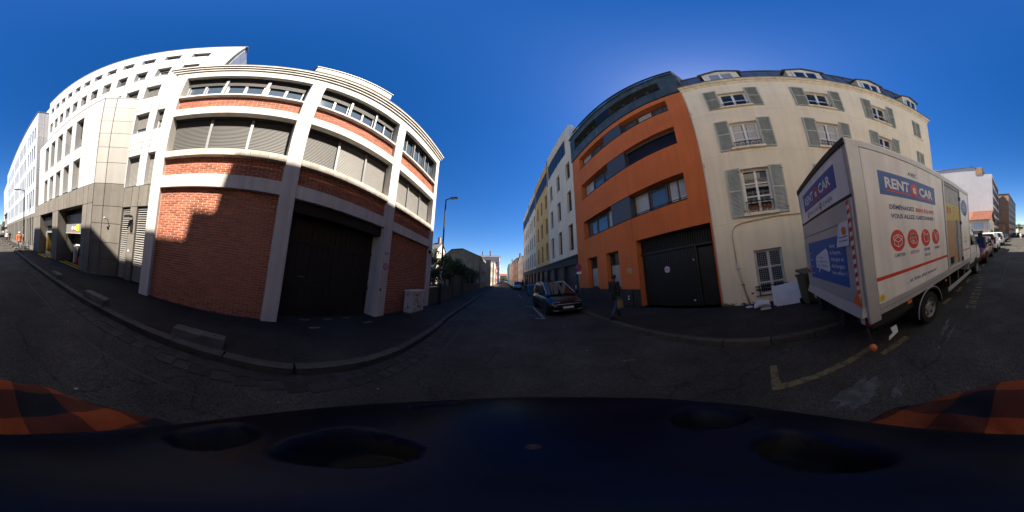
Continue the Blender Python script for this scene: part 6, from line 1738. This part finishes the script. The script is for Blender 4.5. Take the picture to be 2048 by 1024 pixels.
# ------------------------------------------------------------------ people
def skin(name, mat, parent, verts, edges, radii, root=0, sub=2):
    me = bpy.data.meshes.new(name)
    me.from_pydata(verts, edges, [])
    o = bpy.data.objects.new(name, me)
    link(o, parent)
    me.materials.append(M[mat])
    s = o.modifiers.new('skin', 'SKIN'); s.use_smooth_shade = True
    ls = me.skin_vertices[0].data
    for i, r in enumerate(radii):
        ls[i].radius = (r, r) if not isinstance(r, tuple) else r
        ls[i].use_root = i == root
    q = o.modifiers.new('sub', 'SUBSURF'); q.levels = sub; q.render_levels = sub
    return o
def person(label, x, y, z, rz, top, legs, hairm='hair', skinm='skin', stride=.0, height=1.75, hat=None, hood=False, arms=(.1, -.1), group=None, elbow=.25, sub=2, bag=None):
    """faces +y; stride > 0 puts the left foot forward; arms are swing angles"""
    t = local_thing('person', label, 'person', group)
    k = height / 1.75
    P = lambda a, b, c: (a * k, b * k, c * k)
    sl, sr = stride, -stride
    hip = .92 - abs(stride) * .10
    def leg(s, f):
        kn = P(s * .11, f * .55 + .05, .49 - abs(f) * .04); an = P(s * .11, f * 1.0 - (.10 if f < 0 else 0), .10 + (.05 if f < -.1 else 0)); toe = P(s * .12, f * 1.0 + .13, .045)
        return kn, an, toe
    lk, la, lt_ = leg(-1, sl); rk, ra_, rt_ = leg(1, sr)
    def arm(s, a):
        sh = P(s * .19, 0, 1.42 + hip - .92); el = P(s * .25, math.sin(a) * .28, 1.42 + hip - .92 - math.cos(a) * .28); wr = P(s * .25, math.sin(a) * .28 + math.sin(a + elbow) * .25, 1.42 + hip - .92 - math.cos(a) * .28 - math.cos(a + elbow) * .25)
        return sh, el, wr
    ls_, le, lw = arm(-1, arms[0]); rs_, re_, rw = arm(1, arms[1])
    dz = hip - .92
    pel = P(0, 0, .95 + dz); ch = P(0, .0, 1.25 + dz); nk = P(0, .01, 1.50 + dz); hd0 = P(0, .03, 1.56 + dz); hd1 = P(0, .045, 1.64 + dz); hd2 = P(0, .03, 1.71 + dz)
    V = [pel, ch, nk, hd0, hd1, hd2, P(-.1, 0, .9 + dz), lk, la, lt_, P(.1, 0, .9 + dz), rk, ra_, rt_, ls_, le, lw, rs_, re_, rw]
    E_ = [(0, 1), (1, 2), (2, 3), (3, 4), (4, 5), (0, 6), (6, 7), (7, 8), (8, 9), (0, 10), (10, 11), (11, 12), (12, 13), (1, 14), (14, 15), (15, 16), (1, 17), (17, 18), (18, 19)]
    r = [.12, .12, .05, .06, .085, .07, .08, .055, .04, .035, .08, .055, .04, .035, .06, .043, .033, .06, .043, .033]
    body = skin('body', skinm, t, V, E_, [q * k for q in r], 0, sub)
    # hands with separate fingers
    for s, wr, el in ((-1, lw, le), (1, rw, re_)):
        d = (Vector(wr) - Vector(el)).normalized(); sd_ = Vector((0, 1, 0)) - d * d.y; sd_.normalize()
        hb = MB()
        w0 = Vector(wr)
        hb.tube([w0, w0 + d * .05 * k, w0 + d * .09 * k], [.028 * k, .036 * k, .032 * k], 8)
        for f, (o_, L) in enumerate(((-.028, .06), (-.01, .075), (.01, .08), (.028, .07))):
            b0 = w0 + d * .085 * k + sd_ * o_ * k
            hb.tube([b0, b0 + d * L * .5 * k, b0 + d * L * k * .85 + Vector((-s, 0, 0)) * .022 * k], [.0095 * k, .009 * k, .007 * k], 6)
        b0 = w0 + d * .03 * k + sd_ * .03 * k
        hb.tube([b0, b0 + (d * .6 + sd_ * .7).normalized() * .04 * k, b0 + (d * .95 + sd_ * .4).normalized() * .075 * k], [.011 * k, .010 * k, .008 * k], 6)
        hb.build('hand', skinm, t, smooth=True)
    # face
    hc = Vector(hd1)
    fc = MB()
    fc.hexa([hc + Vector(q) * k for q in ((-.012, .09, -.03), (.012, .09, -.03), (.012, .115, -.03), (-.012, .115, -.03), (-.006, .085, .015), (.006, .085, .015), (.006, .09, .015), (-.006, .09, .015))])
    for s in (-1, 1): fc.ball(hc + Vector((s * .088, .0, -.005)) * k, .012 * k, .022 * k, .032 * k, 6, 5)
    fc.build('face', skinm, t)
    ey = MB()
    for s in (-1, 1): ey.ball(hc + Vector((s * .032, .083, .015)) * k, .011 * k, .008 * k, .007 * k, 6, 4)
    ey.hexa([hc + Vector(q) * k for q in ((-.025, .083, -.058), (.025, .083, -.058), (.025, .09, -.058), (-.025, .09, -.058), (-.022, .083, -.050), (.022, .083, -.050), (.022, .09, -.050), (-.022, .09, -.050))])
    ey.build('eyes', 'hair', t)
    MB().ball(hc + Vector((0, -.02, .035)) * k, .10 * k, .108 * k, .095 * k, 14, 9).build('hair' if not hat else 'cap', hat or hairm, t, smooth=True)
    if hood: MB().ball(hc + Vector((0, -.03, .0)) * k, .118 * k, .12 * k, .14 * k, 14, 9).build('hood', top, t, smooth=True)
    # clothing
    Vj = [pel, ch, P(0, 0, 1.40 + dz), ls_, le, lw, rs_, re_, rw, P(0, 0, .86 + dz)]
    skin('jacket', top, t, Vj, [(0, 1), (1, 2), (2, 3), (3, 4), (4, 5), (2, 6), (6, 7), (7, 8), (0, 9)], [q * k for q in (.15, .155, .12, .085, .065, .05, .085, .065, .05, .155)], 0, sub)
    Vt = [P(0, 0, .97 + dz), P(-.1, 0, .86 + dz), lk, la, P(.1, 0, .86 + dz), rk, ra_]
    skin('trousers', legs, t, Vt, [(0, 1), (1, 2), (2, 3), (0, 4), (4, 5), (5, 6)], [q * k for q in (.13, .105, .078, .062, .105, .078, .062)], 0, sub)
    for an, to in ((la, lt_), (ra_, rt_)):
        a = Vector(an); b = Vector(to)
        sh = MB().loft([[(p.x - w_, p.y, .0 + zo), (p.x + w_, p.y, .0 + zo), (p.x + w_ * .8, p.y, hh_ + zo), (p.x - w_ * .8, p.y, hh_ + zo)] for p, w_, hh_, zo in ((a + Vector((0, -.07, 0)), .04, .10, a.z - .10 * k), (a, .045, .13, a.z - .10 * k), (a + (b - a) * .6, .05, .09, (a.z - .10 * k) * .4), (b + Vector((0, .02, 0)), .04, .05, 0))])
        sh.build('shoe', 'black', t, smooth=False)
    if bag:
        bx_ = MB().box(-.02, .02, -.16 * k, .16 * k, 0, .34 * k)
        o = bx_.build('shopping_bag', bag, t, bevel=.02)
        o.location = Vector(rw) + Vector((.04, 0, -.45 * k))
    t.location = (x, y, z); t.rotation_euler = (0, 0, rz)
    return t
person('person in black hooded jacket and jeans striding past the orange building with a bag', 4.0, 5.0, .12, -1.35, 'cloth_black', 'cloth_jeans', hood=False, stride=.30, height=1.76, arms=(.35, -.25), skinm='dark_skin', bag='bag', group='people on the pavements')
person('person in dark coat standing beside the large blue bins', 3.1, 25.0, 0, 2.9, 'cloth_black', 'cloth_grey', stride=.12, height=1.78, group='people on the pavements', sub=1)
person('second person in dark clothes standing behind the one near the blue bins', 4.1, 27.2, .12, 2.6, 'cloth_black', 'cloth_black', stride=-.1, height=1.72, group='people on the pavements', sub=1)
person('person in an orange vest and white cap walking past the pale office block', -2.95, -16.4, .12, .15, 'cloth_orange', 'cloth_grey', stride=.18, height=1.72, hat='cloth_white', group='people on the pavements', sub=1)
person('person in white top at the far end of the office block', -3.2, -30.5, .12, .1, 'cloth_white', 'cloth_black', stride=.12, height=1.7, group='people on the pavements', sub=1)
person('person in dark clothes walking beside the one in white far behind', -3.7, -31.2, .12, .2, 'cloth_black', 'cloth_black', stride=-.12, height=1.74, group='people on the pavements', sub=1)
person('person in white standing in the road far behind', -1.7, -42.5, .0, 0, 'cloth_white', 'cloth_white', stride=.1, height=1.72, group='people on the pavements', sub=1)

# ------------------------------------------------------------------ the rider below the camera: check shirt, helmet
rd = thing('rider', 'cyclist in an orange and navy check shirt under the dark helmet', 'person', (0, -.2, 0))
def shirt():
    nu, nv = 64, 26
    mb = MB(); uvs = []
    idx = {}
    for i in range(nu):
        a = 2 * math.pi * i / nu                      # 0 = +x, pi/2 = +y
        for j in range(nv):
            f = j / (nv - 1)
            # from the collar outwards over the shoulders and back, then down
            s_ = min(1, f / .55)
            cx, cy = math.cos(a), math.sin(a)
            rx, ry = .05 + .23 * s_ ** .8, (.05 + .17 * s_) if cy > 0 else (.05 + .255 * s_)
            drop = .05 * s_ + .14 * s_ ** 3.2 * (abs(cx) ** 1.5) + .09 * s_ ** 3 * (1 - abs(cx))
            z = 1.44 - drop
            hump = .05 * math.exp(-((cx * rx) / .11) ** 2) * math.exp(-((cy * ry + .2) / .10) ** 2)
            z += hump
            if f > .55:
                g_ = (f - .55) / .45
                z -= .62 * g_
                rx *= 1 - .18 * math.sin(g_ * math.pi / 2); ry *= 1 - .2 * g_
            wr = .006 * math.sin(a * 5 + f * 9 + 1.3 * math.sin(a * 2)) + .003 * math.sin(a * 11 - f * 15) + .003 * math.sin(f * 22 + a * 3)
            p = (rx * cx + wr * cx, -.08 + ry * cy + wr * cy, z + wr - .03)
            idx[i, j] = len(mb.v); mb.v.append(p)
            uvs.append((p[0] * 6.2 + .25, (p[1] - max(0, 1.3 - z) * .9 * (1 if cy < 0 else -1)) * 6.2 + .1))
    for i in range(nu):
        for j in range(nv - 1): mb.f.append((idx[i, j], idx[(i + 1) % nu, j], idx[(i + 1) % nu, j + 1], idx[i, j + 1]))
    o = mb.build('shirt', 'check_shirt', rd, smooth=True, fix=False)
    uvl = o.data.uv_layers.new(name='UVMap')
    for l in o.data.loops: uvl.data[l.index].uv = uvs[l.vertex_index]
    o.data.update()
    return o
shirt()
# body: one surface from head to feet (standing astride), mostly hidden by the helmet and the shirt
skin('body', 'skin', rd, [(0, -.12, .92), (0, -.12, 1.1), (0, -.06, 1.28), (0, .0, 1.44), (0, 0, 1.56), (-.14, -.06, 1.24), (-.22, .1, 1.04), (-.2, .34, 1.0), (.14, -.06, 1.24), (.22, .1, 1.04), (.2, .34, 1.0), (-.11, -.12, .86), (-.14, -.02, .48), (-.15, -.06, .08), (.11, -.12, .86), (.14, -.02, .48), (.15, -.06, .08)],
     [(0, 1), (1, 2), (2, 3), (3, 4), (2, 5), (5, 6), (6, 7), (2, 8), (8, 9), (9, 10), (0, 11), (11, 12), (12, 13), (0, 14), (14, 15), (15, 16)], [.12, .11, .07, .05, .07, .05, .04, .03, .05, .04, .03, .08, .06, .04, .08, .06, .04])
skin('trousers', 'cloth_black', rd, [(0, -.12, .92), (-.11, -.12, .84), (-.14, -.02, .48), (-.15, -.06, .1), (.11, -.12, .84), (.14, -.02, .48), (.15, -.06, .1)], [(0, 1), (1, 2), (2, 3), (0, 4), (4, 5), (5, 6)], [.14, .10, .075, .06, .10, .075, .06])
hm = thing('bicycle_helmet', 'dark blue black bicycle helmet with large vents above the check shirt', 'helmet', (0, 0, 1.55))
VENT = []
def helmet():
    """shell with real vents: vent faces sink inwards and form the dark lining"""
    nu, nv = 264, 110
    # vents: bearing (deg, clockwise from +y), polar angle from crown (deg), half sizes, skew
    vents = [(-128, 43, 12, 9, .0), (-109, 21, 22, 8.5, -.1), (105, 32, 15, 9.5, .1), (150, 32, 18, 7.5, .0), (-37, 33, 17, 2.2, 0), (42, 47, 15, 2.2, 0), (-30, 70, 12, 8, 0), (30, 70, 12, 8, 0), (180, 75, 14, 8, 0), (-95, 72, 14, 7, 0), (95, 75, 14, 7, 0)]
    C0 = Vector((.01, .06, 1.58))
    AX = (.14, .13, .12)
    def depth(b, p):
        d_ = 0
        for (vb, vp, hb_, hp, sk) in vents:
            db = (b - vb + 180) % 360 - 180
            dp = p - vp - sk * db * .5
            q = (abs(db) / hb_) ** 2.6 + (abs(dp) / hp) ** 2.6
            if q < 1: d_ = max(d_, min(1, (1 - q) * 1.3))
        return d_
    shell, hole = MB(), MB()
    pts = {}
    for i in range(nu):
        b = 360 * i / nu
        for j in range(nv + 1):
            p = 1.0 + 104 * j / nv
            d_ = depth(b, p)
            rb = 1
            ridge = .012 * math.exp(-(((b + 180) % 360 - 180) / 14) ** 2) * math.sin(R(p))
            k = rb + ridge - (.20 * d_)
            sx, cx_ = math.sin(R(p)), math.cos(R(p))
            pts[i, j] = (C0 + Vector((AX[0] * sx * math.sin(R(b)) * k, AX[1] * sx * math.cos(R(b)) * k, AX[2] * cx_ * k)), d_)
    for i in range(nu):
        for j in range(nv):
            q = [pts[i, j], pts[(i + 1) % nu, j], pts[(i + 1) % nu, j + 1], pts[i, j + 1]]
            (hole if sum(c[1] for c in q) / 4 > .32 else shell).add([c[0] for c in q], [(0, 1, 2, 3)])
    def weld(o):
        bm = bmesh.new(); bm.from_mesh(o.data); bmesh.ops.remove_doubles(bm, verts=bm.verts[:], dist=1e-5); bm.to_mesh(o.data); bm.free()
        o.data.polygons.foreach_set('use_smooth', [True] * len(o.data.polygons))
    sh = shell.build('shell', 'helmet', hm, fix=False); weld(sh)
    weld(hole.build('vent_lining', 'helmet_black', hm, fix=False))
    rim = []
    MB().tube([pts[i % nu, nv][0] for i in range(0, nu + 1, 6)], .009, 8, cap=False).build('rim_trim', 'helmet_black', hm, smooth=True)
helmet()
